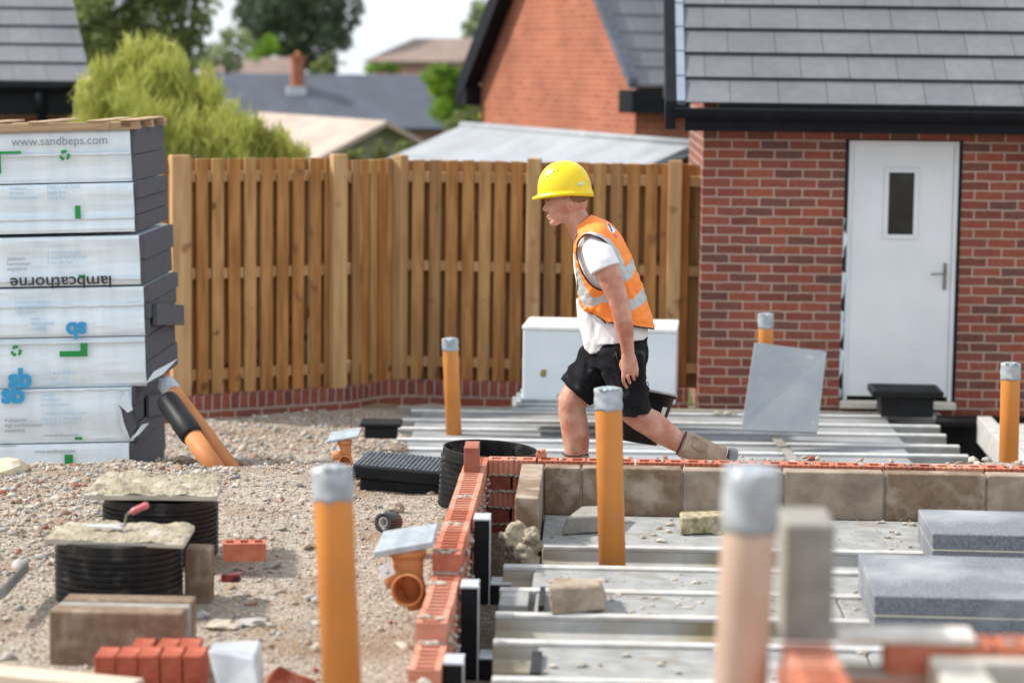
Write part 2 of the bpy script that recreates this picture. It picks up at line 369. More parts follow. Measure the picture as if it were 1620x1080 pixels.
# ------------------------------------------------------------------ garage on the right
def wbox(mb, x0, x1, z0, z1, y0=0, y1=.12, m=0): mb.box(x0, x1, y0, y1, z0, z1, m)
GY = 19.1
gc = P(1104, 640, Y=GY); gzb = -1.0
gar = empty('brick_garage', (gc.x, gc.y, gzb), -PSI, 'red brick garage with a grey tiled roof and a white side door', 'garage')
def gl(x, y, dy=0):       # pixel -> garage-front local x, z
    # plane through gc with normal along local y
    d = ray(x, y); n = Vector((math.sin(PSI), math.cos(PSI), 0)); o = Vector((0, 0, CAMZ))
    t = ((gc - o).dot(n) + dy) / d.dot(n); q = o + d*t - Vector((gc.x, gc.y, gzb))
    return q.x*math.cos(PSI) - q.y*math.sin(PSI), q.z
dx0, dtop = gl(1338, 220); dx1, dbot = gl(1511, 636); _, ztop = gl(1300, 196)
wl = MB(); W = 4.6
wbox(wl, 0, dx0, 0, ztop); wbox(wl, dx1, W, 0, ztop); wbox(wl, dx0, dx1, dtop, ztop); wbox(wl, dx0, dx1, 0, dbot-.04)
wl.box(0, .12, .12, 3.0, 0, ztop); wl.box(W-.12, W, .12, 3.0, 0, ztop); wl.box(.12, W-.12, 2.88, 3.0, 0, ztop)
wl.prism([(0, 0, ztop), (0, 3.0, ztop), (0, 1.5, ztop+1.12)], (.12, 0, 0))
wl.build('wall', M_brick, gar)
# roof: stepped courses of flat tiles
def tile_roof(parent, x0, x1, y_e, z_e, pitch, n, gauge=.315, thick=.010, name='roof', m=None, m2=None, step=.032):
    cs, sn = math.cos(pitch), math.sin(pitch); obs = MB()
    for k in range(n):
        a = k*gauge; b = a + gauge + .05; off = .0
        p = []
        for (s_, h) in ((a, step), (b, .0)):
            p.append((y_e + s_*cs - (h+0)*sn, z_e + s_*sn + (h)*cs))
        (ya, za), (yb, zb_) = p
        vs = [(x0, ya, za), (x1, ya, za), (x1, yb, zb_), (x0, yb, zb_)]
        lo = [(x, y + thick*sn, z - thick*cs) for x, y, z in vs]
        obs.hexa([lo[0], lo[1], lo[2], lo[3], vs[0], vs[1], vs[2], vs[3]])
    o = obs.build(name, m or M_tile, parent, uv=False)
    # tile joints staggered course by course, carried in the UVs
    uvl = o.data.uv_layers.new(name='UVMap')
    for pi, pl in enumerate(o.data.polygons):
        k = pi // 6
        for li in pl.loop_indices:
            v = o.data.vertices[o.data.loops[li].vertex_index].co
            uvl.data[li].uv = (v.x + (k % 2)*.1875 + .37*0, .2 if abs(pl.normal.z) > .3 else .2)
    return o
_, gut = gl(1300, 168); xr0, _ = gl(1069, 100)
tile_roof(gar, xr0, W+.3, -.36, gut, R(38), 8)
# back slope, verge, gutter, fascia
bk = MB(); ridge_y = -.36 + 8*.315*math.cos(R(38)); ridge_z = gut + 8*.315*math.sin(R(38))
bk.hexa([(xr0, ridge_y, ridge_z-.03), (W+.3, ridge_y, ridge_z-.03), (W+.3, ridge_y+1.9, gut), (xr0, ridge_y+1.9, gut), (xr0, ridge_y, ridge_z), (W+.3, ridge_y, ridge_z), (W+.3, ridge_y+1.95, gut+.03), (xr0, ridge_y+1.95, gut+.03)])
bk.build('back_slope', M_tile, gar)
vg = MB()
for (ya, za, yb, zb_) in ((-.40, gut-.02, ridge_y, ridge_z+.02),):
    vg.hexa([(xr0-.085, ya, za-.17), (xr0-.004, ya, za-.17), (xr0-.004, yb, zb_-.17), (xr0-.085, yb, zb_-.17), (xr0-.085, ya, za+.05), (xr0-.004, ya, za+.05), (xr0-.004, yb, zb_+.05), (xr0-.085, yb, zb_+.05)])
vg.build('verge_board', M_fascia, gar, bevel=.004)
vc = MB()
for k in range(8):
    s_ = k*.315; cs, sn = math.cos(R(38)), math.sin(R(38))
    ya, za = -.36 + s_*cs, gut + s_*sn
    vc.hexa([(xr0, ya, za), (xr0+.07, ya, za), (xr0+.07, ya+.3*cs, za+.3*sn), (xr0, ya+.3*cs, za+.3*sn),
             (xr0, ya-.02, za+.035), (xr0+.07, ya-.02, za+.035), (xr0+.07, ya+.3*cs-.02, za+.3*sn+.035), (xr0, ya+.3*cs-.02, za+.3*sn+.035)])
vc.build('verge_cap', mat('verge_cap_blue_grey', (.22,.27,.33), (.26,.31,.37), rough=.5), gar, bevel=.003)
gt = MB(); prof = []
for k in range(9):
    a = math.pi + math.pi*k/8; prof.append((-.405 + .062*math.cos(a), gut-.03 + .075*math.sin(a)))
prof += [(-.343-.006, gut-.02), (-.455, gut-.02)]
gt.prism([(xr0-.01, y, z) for y, z in prof], (W+.3-xr0, 0, 0)); gt.build('gutter', M_fascia, gar)
fs = MB(); fs.box(xr0+.07, W+.3, -.338, -.31, gut-.17-.03, gut-.02); fs.box(xr0+.07, W+.3, -.31, 0-.002, gut-.195, gut-.18); fs.build('fascia', M_fascia, gar)
# door
dr = MB(); DX0, DX1 = dx0+.032, dx1-.024
dr.box(DX0+.035, DX1-.035, .052, .095, dbot+.03, dtop-.05)
dor = dr.build('door', M_white, gar, bevel=.004)
fr = MB(); fr.box(DX0, DX0+.034, .03, .1, dbot, dtop-.012); fr.box(DX1-.034, DX1, .03, .1, dbot, dtop-.012); fr.box(DX0+.035, DX1-.035, .03, .1, dtop-.049, dtop-.012)
fr.build('frame', M_white, dor, bevel=.003)
rv = MB(); rv.box(dx0+.001, DX0-.001, .02, .1, dbot, dtop-.002); rv.box(DX1+.001, dx1-.001, .02, .1, dbot, dtop-.002); rv.build('black_seal', M_black, dor)
wx0, wz1 = gl(1401, 266); wx1, wz0 = gl(1452, 379)
wf = MB()
for a in ((wx0, wx0+.035, wz0, wz1), (wx1-.035, wx1, wz0, wz1), (wx0+.035, wx1-.035, wz0, wz0+.035), (wx0+.035, wx1-.035, wz1-.035, wz1)):
    wf.box(a[0], a[1], .036, .0515, a[2], a[3])
wn = wf.build('window_frame', M_white, dor, bevel=.004)
gp = MB(); gp.box(wx0+.034, wx1-.034, .044, .0512, wz0+.034, wz1-.034); gp.build('window_pane', M_glass, dor)
hx, hz = gl(1496, 437); hd = MB()
hd.box(hx-.013, hx+.013, .038, .0515, hz-.11, hz+.10); hd.tube([(hx, .04, hz+.02), (hx, -.005, hz+.02), (hx-.02, -.012, hz+.02), (hx-.115, -.012, hz+.016)], .009, n=10)
hd.build('handle', M_steel, dor)
pf = MB()      # protective film peeling at the door's left and lower edge
zz = np.linspace(dbot+.02, dbot+1.45, 15)
L_ = [(dx0-.018-.012*math.sin(k*1.3)-.03*max(0, 1-abs(k-9)/4)*.6, .012+.008*math.sin(k*2), z) for k, z in enumerate(zz)]
Rr_ = [(dx0+.05+.006*math.sin(k*2.1), .026, z) for k, z in enumerate(zz)]
pf.loft([[a, b] for a, b in zip(L_, Rr_)], closed=False, cap=False); 
o = pf.build('protective_film', M_film, dor); sm = o.modifiers.new('s', 'SOLIDIFY'); sm.thickness = .002
sl_ = MB(); a0, _ = gl(1328, 630); a1, _ = gl(1511, 630); sl_.box(a0, a1, -.07, .05, dbot-.055, dbot-.002); sl_.build('sill', M_cream, dor, bevel=.004)

# ------------------------------------------------------------------ close-boarded fence on a low brick plinth
def fence_run(name, label, A, B, post_at, first_gap=0, closed=False, zt=None, pitch=.135, bw=.096, group=None, plinth=True):
    A = Vector(A); B = Vector(B); d = (B-A); L = Vector((d.x, d.y, 0)).length; ang = math.atan2(d.y, d.x)
    root = empty(name, A, ang, label, 'fence', group)
    zt = zt or 1.80
    n = int(L/pitch); r = random.Random(hash(label) % 999 if False else len(label))
    for k in range(n+1):
        x = k*pitch + r.uniform(-.006, .006) + .02
        if x + bw > L: break
        t = r.uniform(-.004, .004); b = MB()
        b.hexa([(x+t, -.022, -.03), (x+bw+t, -.022, -.03), (x+bw+t, 0, -.03), (x+t, 0, -.03), (x, -.022, zt+r.uniform(-.008, .006)), (x+bw, -.022, zt+r.uniform(-.008, .006)), (x+bw, 0, zt), (x, 0, zt)])
        b.build('board', r.choice([M_wood, M_wood, M_woodb, M_woodc, M_woodd]), root, bevel=.003)
        if not closed or 1:
            xb = x + bw - .022
            b = MB(); b.box(xb-.008, xb+(.100 if not closed else bw), .085, .104, -.03, zt-.01); b.build('back_board', M_woodd, root)
    for z in (.14, .93, zt-.14):
        b = MB(); b.box(0, L, .0005, .0845, z-.04, z+.04); b.build('rail', M_post, root)
    for xp, wd in post_at:
        b = MB(); b.box(xp, xp+wd, -.115, -.024, -.10, zt+.03); b.build('post', M_post, root, bevel=.006)
    return root
zf = lambda x, y, Y: P(x, y, Y=Y)
FA = zf(254, 614, 18.5); FB = zf(552, 612, 19.25); FC = zf(622, 611, 19.75); FD = zf(1106, 610, 19.45)
fb = -.60
for q in (FA, FB, FC, FD): q.z = fb
fence_run('timber_fence', 'left run of slatted timber fence between the insulation stack and the fence corner', FA, FB, [(.06, .15), (1.40, .12)], group='runs of timber garden fence', zt=P(290, 251, Y=18.6).z-fb)
fence_run('timber_fence', 'short angled section of timber fence at the corner, boards close together', FB, FC, [(.54, .10)], closed=True, pitch=.115, bw=.10, group='runs of timber garden fence', zt=P(580, 252, Y=19.5).z-fb)
fence_run('timber_fence', 'right run of slatted timber fence behind the worker, ending at the brick garage', FC, FD, [(1.10, .11), (2.24, .11)], group='runs of timber garden fence', zt=P(860, 256, Y=19.6).z-fb)
# plinth wall: soldier course over stretchers
pl = empty('garden_wall', (FA.x, FA.y, -1.2), 0, 'low curved brick wall with an upright brick course under the fence', 'wall')
pts = [FA + Vector((-.6, -.25, 0)), FA + Vector((.1, -.10, 0)), FA*.5 + FB*.5 + Vector((.02, -.14, 0)), FB + Vector((0, -.13, 0)), FC + Vector((0, -.16, 0)), FD + Vector((-.1, -.14, 0))]
dense = []
for i in range(len(pts)-1):
    for k in range(12):
        dense.append(pts[i].lerp(pts[i+1], k/12))
dense.append(pts[-1])
for _ in range(6): dense = [dense[0]] + [(dense[i-1]+dense[i]*2+dense[i+1])/4 for i in range(1, len(dense)-1)] + [dense[-1]]
def strip(name, z0, z1, off0, off1, m):
    me = bpy.data.meshes.new(name); v = []; f = []; U = [0]
    for i in range(1, len(dense)): U.append(U[-1] + (dense[i]-dense[i-1]).length)
    o0 = Vector((FA.x, FA.y, -1.2))
    for i, p in enumerate(dense):
        for (oy, z) in ((off0, z0), (off0, z1), (off1, z1), (off1, z0)):
            q = p + Vector((0, oy, 0)) - o0; v.append((q.x, q.y, z + 1.2))
    for i in range(len(dense)-1):
        for j in range(4): f.append((i*4+j, (i+1)*4+j, (i+1)*4+(j+1) % 4, i*4+(j+1) % 4))
    me.from_pydata(v, [], f); uvl = me.uv_layers.new(name='UVMap')
    for p in me.polygons:
        for li in p.loop_indices:
            vi = me.loops[li].vertex_index; i, j = divmod(vi, 4)
            uvl.data[li].uv = (U[i], (z0 if j in (0, 3) else z1) - z0 + (.06 if abs(p.normal.z) > .5 else 0))
    me.update(); link(name, me, m, pl)
strip('soldier_course', -.715, -.605, -.03, .16, M_sold)
strip('stretcher_course', -1.1, -.7155, -.022, .16, M_brick)

# ------------------------------------------------------------------ neighbouring houses
M_slate = brick_mat('slate_roof', [(.085,.10,.13), (.10,.115,.145), (.092,.108,.138)], (.06,.07,.09), bw=.4, rh=.12, ms=.01, bump=.5, rough=.55)
M_brown = brick_mat('brown_tile_roof', [(.24,.17,.14), (.28,.20,.165)], (.16,.12,.10), bw=.3, rh=.14, ms=.01, rough=.8)
M_pink = brick_mat('pinkish_tile_roof', [(.46,.36,.30), (.52,.42,.35)], (.36,.28,.24), bw=.3, rh=.16, ms=.008, rough=.8)
M_greyr = brick_mat('pale_grey_roof', [(.30,.32,.34), (.34,.36,.38)], (.13,.14,.15), bw=8, rh=.9, ms=.012, rough=.6)
M_wallbr = brick_mat('dull_brick', [(.20,.09,.06), (.26,.12,.08)], (.3,.26,.22))
def gable_house(name, label, L0, L1, zr, ze, zb, half, roof, wall, cat='house', over=.25, pitchk=1):
    """ridge from L0 to L1 (xy), ridge height zr, eaves ze, walls down to zb; half = half width"""
    A = Vector((L0[0], L0[1], 0)); B = Vector((L1[0], L1[1], 0)); d = B-A; L = d.length; ang = math.atan2(d.y, d.x)
    rt = empty(name, (A.x, A.y, zb), ang, label, cat)
    zr -= zb; ze -= zb
    wm = MB(); k = (zr-ze)/half; hw = half - .25
    wm.box(.1, L-.1, -hw, hw, 0, ze+.02)
    for x in (.1, L-.1-.1): wm.prism([(x, -hw, ze+.02), (x, hw, ze+.02), (x, 0, zr-.12)], (.1, 0, 0))
    wm.build('wall', wall, rt)
    for s in (-1, 1):
        b = MB(); n_ = Vector((0, s*k, 1)).normalized()*.09
        q = [Vector((-over, s*half, ze)), Vector((L+over, s*half, ze)), Vector((L+over, 0, zr)), Vector((-over, 0, zr))]
        if s > 0: q = [q[1], q[0], q[3], q[2]]
        b.hexa([v - n_ for v in q] + q); b.build('roof', roof, rt)
    return rt, L, zr, ze
# bungalow with the long blue-grey roof
a = P(352, 121, Y=86); b = P(668, 121, Y=88.3)
rt, L, zr, ze = gable_house('bungalow', 'long low bungalow with a blue-grey roof and an orange chimney beyond the fence', a.xy, b.xy, 1.68, -.15, -3.3, 3.3, M_slate, M_wallbr)
cm = MB(); cx = L*.34; cm.box(cx-.2, cx+.2, -1.1, -.7, zr-.9, zr+.62); cm.box(cx-.25, cx+.25, -1.15, -.65, zr+.50, zr+.63)
chm = cm.build('chimney', M_brick_hi, rt); 
pt = MB(); pt.lathe([(.08, 0), (.10, .04), (.08, .14)], 16, (cx, -.95, zr+.63)); pt.build('chimney_pot', M_fit, chm)
fl = MB(); fl.box(cx-.45, cx+.22, -1.35, -1.16, zr-.85, zr-.45); fl.build('lead_flashing', mat('pale_lead', (.5,.52,.55), rough=.5), chm)
# low garage with the pinkish roof: its gable end turned to us
a = P(640, 190, Y=52); b = P(490, 183, Y=60)
gable_house('low_garage', 'low garage with a sun-bleached pinkish roof and open gable end just over the fence', (a.x-.35, 50.0), (b.x-.9, 57.5), .85, -.25, -3.0, 2.2, M_pink, mat('render_olive', (.20,.20,.13), (.26,.26,.18)), 'garage')
# brown roof behind the bungalow and the distant brown house
a = P(335, 92, Y=110); b = P(462, 92, Y=110)
gable_house('house', 'house with a plain brown roof showing behind the left end of the blue-grey roof', a.xy, b.xy, P(400, 91, Y=110).z, P(400, 122, Y=107).z, -5, 3.2, M_brown, M_wallbr)
a = P(662, 62, Y=120); b = P(800, 62, Y=117)
gable_house('house', 'distant two-storey house with a grey-brown roof left of the brick gable', a.xy, b.xy, P(700, 61, Y=120).z, P(700, 98, Y=117).z, -5, 4, M_brown, brick_mat('pale_brick', [(.34,.19,.15), (.40,.23,.18)], (.4,.33,.28)))
# shed with the pale grey roof running up to the garage
a = P(735, 194, Y=32.0); b = P(1092, 226, Y=25.0)
gable_house('shed', 'outbuilding with a pale grey sheet roof directly behind the fence', a.xy, b.xy, 1.19, .55, -1.6, 1.5, M_greyr, M_wallbr, 'shed', over=.1)
tl = MB(); dd = (b-a)
tl.tube([(-.1, 0, 2.79), (dd.length+.1, 0, 2.79)], .05, 10)
shed = [o for o in bpy.data.objects if o.name == 'shed'][0]
tl.build('ridge_cap', M_greyr, shed)
# tall house with its gable to the left
hc = P(1006, 118, Y=31.0); ANG = R(66)
hs = empty('brick_house', (hc.x, hc.y, -2.2), 0, 'tall orange brick house with a steep gable and black verge boards', 'house')
e1 = Vector((-math.cos(ANG), math.sin(ANG), 0)); e2 = Vector((math.sin(ANG), math.cos(ANG), 0))
zE = 4.15; GW = 5.0; ZP = zE + 2.6
HM = Matrix(((e2.x, e1.x, 0, 0), (e2.y, e1.y, 0, 0), (0, 0, 1, 0), (0, 0, 0, 1)))   # local x = along the eaves, y = along the gable
hs.rotation_euler = HM.to_euler()
wm = MB(); wm.box(0, 9, 0, GW, 0, zE); wm.prism([(0, 0, zE), (0, GW, zE), (0, GW/2, ZP)], (.2, 0, 0))
wm.build('wall', M_brick_hi, hs)
k = (ZP-zE)/(GW/2)
for s in (0, 1):
    rf = MB(); sl2 = math.hypot(GW/2+.3, (GW/2+.3)*k); n = int(sl2/.33)
    for i in range(n+1):
        t0 = i/(n+1); t1 = (i+1.15)/(n+1); ov = .3
        ya = -ov + (GW/2+ov)*t0; yb = -ov + (GW/2+ov)*t1; za = zE - ov*k + (GW/2+ov)*k*t0 + .13; zb_ = zE - ov*k + (GW/2+ov)*k*t1 + .10
        if s: ya, yb = GW-ya, GW-yb
        q = [(-.22, ya, za), (9.2, ya, za), (9.2, yb, zb_), (-.22, yb, zb_)]
        rf.hexa([(x, y, z-.04) for x, y, z in q] + q)
    rf.build('roof', M_tile, hs)
for s in (0, 1):
    vb = MB(); ov = .3
    ya, za, yb, zb_ = -ov, zE-ov*k, GW/2, ZP
    if s: ya, yb = GW+ov, GW/2
    else: za += .12; zb_ += .12
    q = [(-.25, ya, za-.24), (-.03, ya, za-.24), (-.03, yb, zb_-.24), (-.25, yb, zb_-.24)]
    q = q if s else [(-.25, ya, za-.05), (-.12, ya, za-.05), (-.12, yb, zb_-.05), (-.25, yb, zb_-.05)]
    vb.hexa(q + [(x, y, z+(.38 if s else .14)) for x, y, z in q]); vb.build('verge_board', M_fascia if s else M_slate, hs)
    eb = MB(); y0, y1 = (-ov-.08, -.003) if not s else (GW+.003, GW+ov+.08)
    eb.box(-.24, 9, y0, y1, zE-ov*k-.24, zE-ov*k+.05); eb.build('eaves_box', M_fascia, hs)
dp = MB(); dp.tube([(1.6, -.06, 0), (1.6, -.06, zE-.6)], .045, 12); dp.build('downpipe', M_fascia, hs)
# left-hand house: tiled roof, gutter, a strip of brick
lc = P(112, 182, Y=28); lh = empty('brick_house', (lc.x, lc.y, -1.6), 0, 'left-hand house with grey tiled roof and black gutter above the insulation stack', 'house')
zg = P(80, 131, Y=27.6).z + 1.6
wm = MB(); wm.box(-6, 0, 0, 6, 0, zg-.1); wm.build('wall', M_brick, lh)
oo = tile_roof(lh, -6.3, .30, -.36, zg, R(40), 9, gauge=.33)
for v in oo.data.vertices:         # the verge rakes back
    if v.co.x > 0: v.co.x = .30 - (v.co.y+.36)*.36
gt = MB(); gt.prism([(-6.3, y-.0, z-gut+zg) for y, z in prof], (6.3+.32, 0, 0)); gt.build('gutter', M_fascia, lh)
fs = MB(); fs.box(-6.3, .24, -.338, -.0, zg-.36, zg+.012); fs.build('fascia', M_fascia, lh)
dp = MB(); dp.tube([(-.28, -.42, zg-.1), (-.28, -.40, zg-.3), (-.28, -.07, zg-.55), (-.28, -.07, 0)], .055, 12); dp.build('downpipe', M_fascia, lh)

# ------------------------------------------------------------------ trees and bushes
def leaf_mat(name, c1, c2, c3):
    m, t, b = node_mat(name); co = t.nodes.new('ShaderNodeTexCoord')
    n = t.nodes.new('ShaderNodeTexNoise'); n.inputs['Scale'].default_value = 1.3; n.inputs['Detail'].default_value = 4
    r = t.nodes.new('ShaderNodeValToRGB'); e = r.color_ramp.elements; e[0].position = .32; e[0].color = (*c1, 1); e[1].position = .68; e[1].color = (*c3, 1)
    x = e.new(.5); x.color = (*c2, 1)
    t.links.new(co.outputs['Object'], n.inputs['Vector']); t.links.new(n.outputs['Fac'], r.inputs[0]); t.links.new(r.outputs[0], b.inputs['Base Color'])
    b.inputs['Roughness'].default_value = .6; b.inputs['Specular IOR Level'].default_value = .25
    tr = t.nodes.new('ShaderNodeBsdfTranslucent'); t.links.new(r.outputs[0], tr.inputs['Color'])
    ms = t.nodes.new('ShaderNodeMixShader'); ms.inputs[0].default_value = .35
    t.links.new(b.outputs[0], ms.inputs[1]); t.links.new(tr.outputs[0], ms.inputs[2]); t.links.new(ms.outputs[0], t.nodes['Material Output'].inputs['Surface'])
    return m
L_willow = leaf_mat('willow_leaf', (.26,.29,.055), (.45,.47,.11), (.62,.62,.20))
L_dark = leaf_mat('dark_leaf', (.12,.15,.055), (.21,.25,.09), (.36,.39,.15))
L_conifer = leaf_mat('conifer_needle', (.07,.11,.065), (.13,.18,.105), (.22,.28,.16))
L_pale = leaf_mat('pale_leaf', (.20,.25,.13), (.32,.38,.20), (.42,.47,.27))
L_hedge = leaf_mat('hedge_leaf', (.08,.15,.02), (.18,.32,.03), (.34,.50,.06))
M_bark = mat('bark', (.07,.05,.035), (.13,.10,.07), scale=10, rough=.9, bump=.6)
def leaves(clumps, per, size, droop=0, squash=1):
    per = 34/size**2 * (.8 if droop else 1)
    vs = []
    for (c, r) in clumps:
        n = int(per*r*r)
        d = np.random.normal(size=(n, 3)); d /= np.linalg.norm(d, axis=1)[:, None]
        rad = r*(.55 + .45*np.random.rand(n, 1)**.6)*(1 + .25*np.random.normal(size=(n, 1))*.6)
        p = np.array(c) + d*rad*np.array([1, 1, squash])
        a = np.random.normal(size=(n, 3)); a[:, 2] -= droop*2.2; a /= np.linalg.norm(a, axis=1)[:, None]
        b = np.cross(a, np.random.normal(size=(n, 3))); b /= np.linalg.norm(b, axis=1)[:, None]
        s = size*np.random.uniform(.6, 1.4, (n, 1)); wd = s*(.28 if droop else .5)
        if droop: s = s*3.2; wd = wd*.8; p[:, 2] -= np.abs(np.random.normal(size=n))*r*.45
        vs.append(np.stack([p - a*s*.5, p + b*wd*.5, p + a*s*.5, p - b*wd*.5], 1).reshape(-1, 3))
    v = np.concatenate(vs); n = len(v)//4
    me = bpy.data.meshes.new('crown'); me.vertices.add(len(v)); me.vertices.foreach_set('co', v.ravel())
    me.loops.add(n*4); me.loops.foreach_set('vertex_index', np.arange(n*4, dtype=np.int32))
    me.polygons.add(n); me.polygons.foreach_set('loop_start', np.arange(0, n*4, 4, dtype=np.int32)); me.polygons.foreach_set('loop_total', np.full(n, 4, np.int32))
    me.update(calc_edges=True); me.validate(); return me
def tree(name, label, base, spots, m, per=260, size=.16, droop=0, group=None, cat='tree', trunk=True, sub=5, tr=.16):
    base = Vector(base); rt = empty(name, base, 0, label, cat, group)
    cl = []
    for (q, r) in spots:
        q = Vector(q) - base
        for k in range(sub):
            d = Vector(np.random.normal(size=3)).normalized()*r*random.uniform(.4, .95)
            cl.append((tuple(q+d), r*random.uniform(.25, .5)))
        cl.append((tuple(q), r*.72))
    link('crown', leaves(cl, per, size, droop), m, rt)
    if trunk:
        tb = MB(); mid = sum((Vector(q)-base for q, r in spots), Vector())/len(spots)
        tb.tube([(0, 0, 0), (mid.x*.2, mid.y*.2, mid.z*.5), tuple(mid)], [tr, tr*.75, tr*.35], 12)
        for (q, r) in spots:
            q = Vector(q)-base; tb.tube([(mid.x*.3, mid.y*.3, mid.z*.5), tuple(mid*.4+q*.5), tuple(q)], [tr*.4, tr*.25, tr*.08], 8)
        tb.build('trunk', M_bark, rt)
    return rt
def S(x, y, Y, rpx): return (P(x, y, Y=Y), rpx/FPX*Y)
def gp_(x, Y): q = P(x, 300, Y=Y); return (q.x, Y, gz(q.x, Y))
tree('willow', 'bushy yellow-green willow filling the gap behind the insulation stack', gp_(270, 27), [S(215, 125, 27, 60), S(270, 115, 26.6, 48), S(160, 165, 27, 48), S(225, 190, 26, 62), S(310, 170, 26.4, 50), S(300, 225, 26, 60), S(370, 225, 26, 50), S(440, 238, 26, 42), S(130, 215, 27, 45), S(200, 240, 26, 50), S(330, 250, 26, 45), S(400, 250, 26, 45), S(465, 250, 26, 32), S(265, 235, 26, 50), S(350, 195, 26.3, 42), S(205, 100, 27, 40), S(265, 92, 27, 38), S(180, 130, 27, 40), S(320, 140, 26.6, 40), S(240, 150, 26.5, 55), S(385, 205, 26, 36), S(430, 225, 26, 34)], L_willow, per=1100, size=.075, droop=1, tr=.12)
tree('tree', 'tall dark tree rising behind the willow', gp_(225, 62), [S(180, 10, 62, 70), S(240, 30, 62, 75), S(290, 0, 62, 55), S(160, 70, 62, 60), S(300, 80, 62, 45), S(230, -50, 62, 80), S(200, 100, 62, 60), S(285, 130, 62, 45), S(140, -10, 62, 60), S(150, 120, 62, 45), S(320, 40, 62, 22), S(265, 70, 62, 50), S(305, 165, 62, 35), S(190, 50, 62, 60)], L_dark, per=170, size=.2)
tree('tree', 'small pale grey-green tree between the dark tree and the conifer', gp_(365, 95), [S(362, 55, 95, 20), S(350, 85, 95, 26), S(388, 72, 95, 24), S(330, 95, 95, 20), S(370, 95, 95, 20)], L_pale, per=130, size=.24)
tree('conifer', 'large dark conifer with ragged branches against the sky', gp_(475, 120), [S(475, -20, 120, 85), S(430, 20, 120, 52), S(500, 30, 120, 62), S(545, 15, 120, 35), S(500, 75, 120, 45), S(545, 65, 120, 24), S(520, 100, 120, 26), S(400, 5, 120, 30), S(450, 60, 120, 38), S(560, 40, 120, 14), S(465, 45, 120, 60), S(410, 40, 120, 40), S(380, 20, 120, 16), S(470, 95, 120, 30), S(420, 70, 120, 30)], L_conifer, per=110, size=.34)
tree('bush', 'light green bush at the conifer foot above the brown roof', gp_(425, 104), [S(425, 72, 104, 22), S(405, 80, 104, 16)], L_hedge, per=150, size=.2, cat='bush', trunk=False)
tree('bush', 'green bush just right of the orange chimney', gp_(515, 108), [S(515, 105, 108, 20)], L_dark, per=150, size=.2, cat='bush', trunk=False)
tree('bush', 'row of bright green shrubs on the skyline left of the far house', gp_(600, 112), [S(585, 109, 112, 12), S(605, 108, 112, 13), S(625, 109, 112, 12)], L_hedge, per=200, size=.18, cat='bush', trunk=False)
tree('bush', 'rounded bright green bush right of the blue-grey roof', gp_(705, 70), [S(700, 128, 70, 27), S(722, 135, 70, 24), S(705, 160, 70, 26), S(725, 165, 70, 20), S(690, 140, 70, 20), S(715, 150, 70, 30), S(735, 160, 70, 18), S(712, 122, 70, 22), S(688, 120, 70, 26), S(735, 136, 70, 22), S(700, 178, 70, 28), S(728, 180, 70, 24), S(742, 150, 70, 16)], L_hedge, per=600, size=.1, cat='bush', trunk=False)
tree('bush', 'dark green shrub growing behind the fence under the low garage gable', gp_(640, 34), [S(600, 243, 34, 20), S(640, 238, 34, 22), S(680, 240, 34, 22), S(560, 250, 34, 18)], L_dark, per=700, size=.07, cat='bush', trunk=False)
tree('bush', 'grey-green shrubs against the foot of the brick gable', gp_(745, 60), [S(748, 165, 60, 16), S(735, 190, 60, 16), S(755, 185, 60, 14), S(720, 195, 60, 18), S(740, 150, 60, 14)], L_dark, per=300, size=.1, cat='bush', trunk=False)
tree('tree', 'pale tree crown peeping out beside the brick gable verge', gp_(755, 130), [S(748, 40, 130, 20), S(760, 15, 130, 22), S(738, 60, 130, 10)], L_pale, per=110, size=.3)
M_lev = leaf_mat('yellow_leaf', (.35,.35,.02), (.5,.5,.03), (.6,.6,.05))
tree('bush', 'small yellow shrub at the left foot of the brick gable', gp_(764, 50), [S(763, 184, 50, 8)], M_lev, per=2500, size=.05, cat='bush', trunk=False)
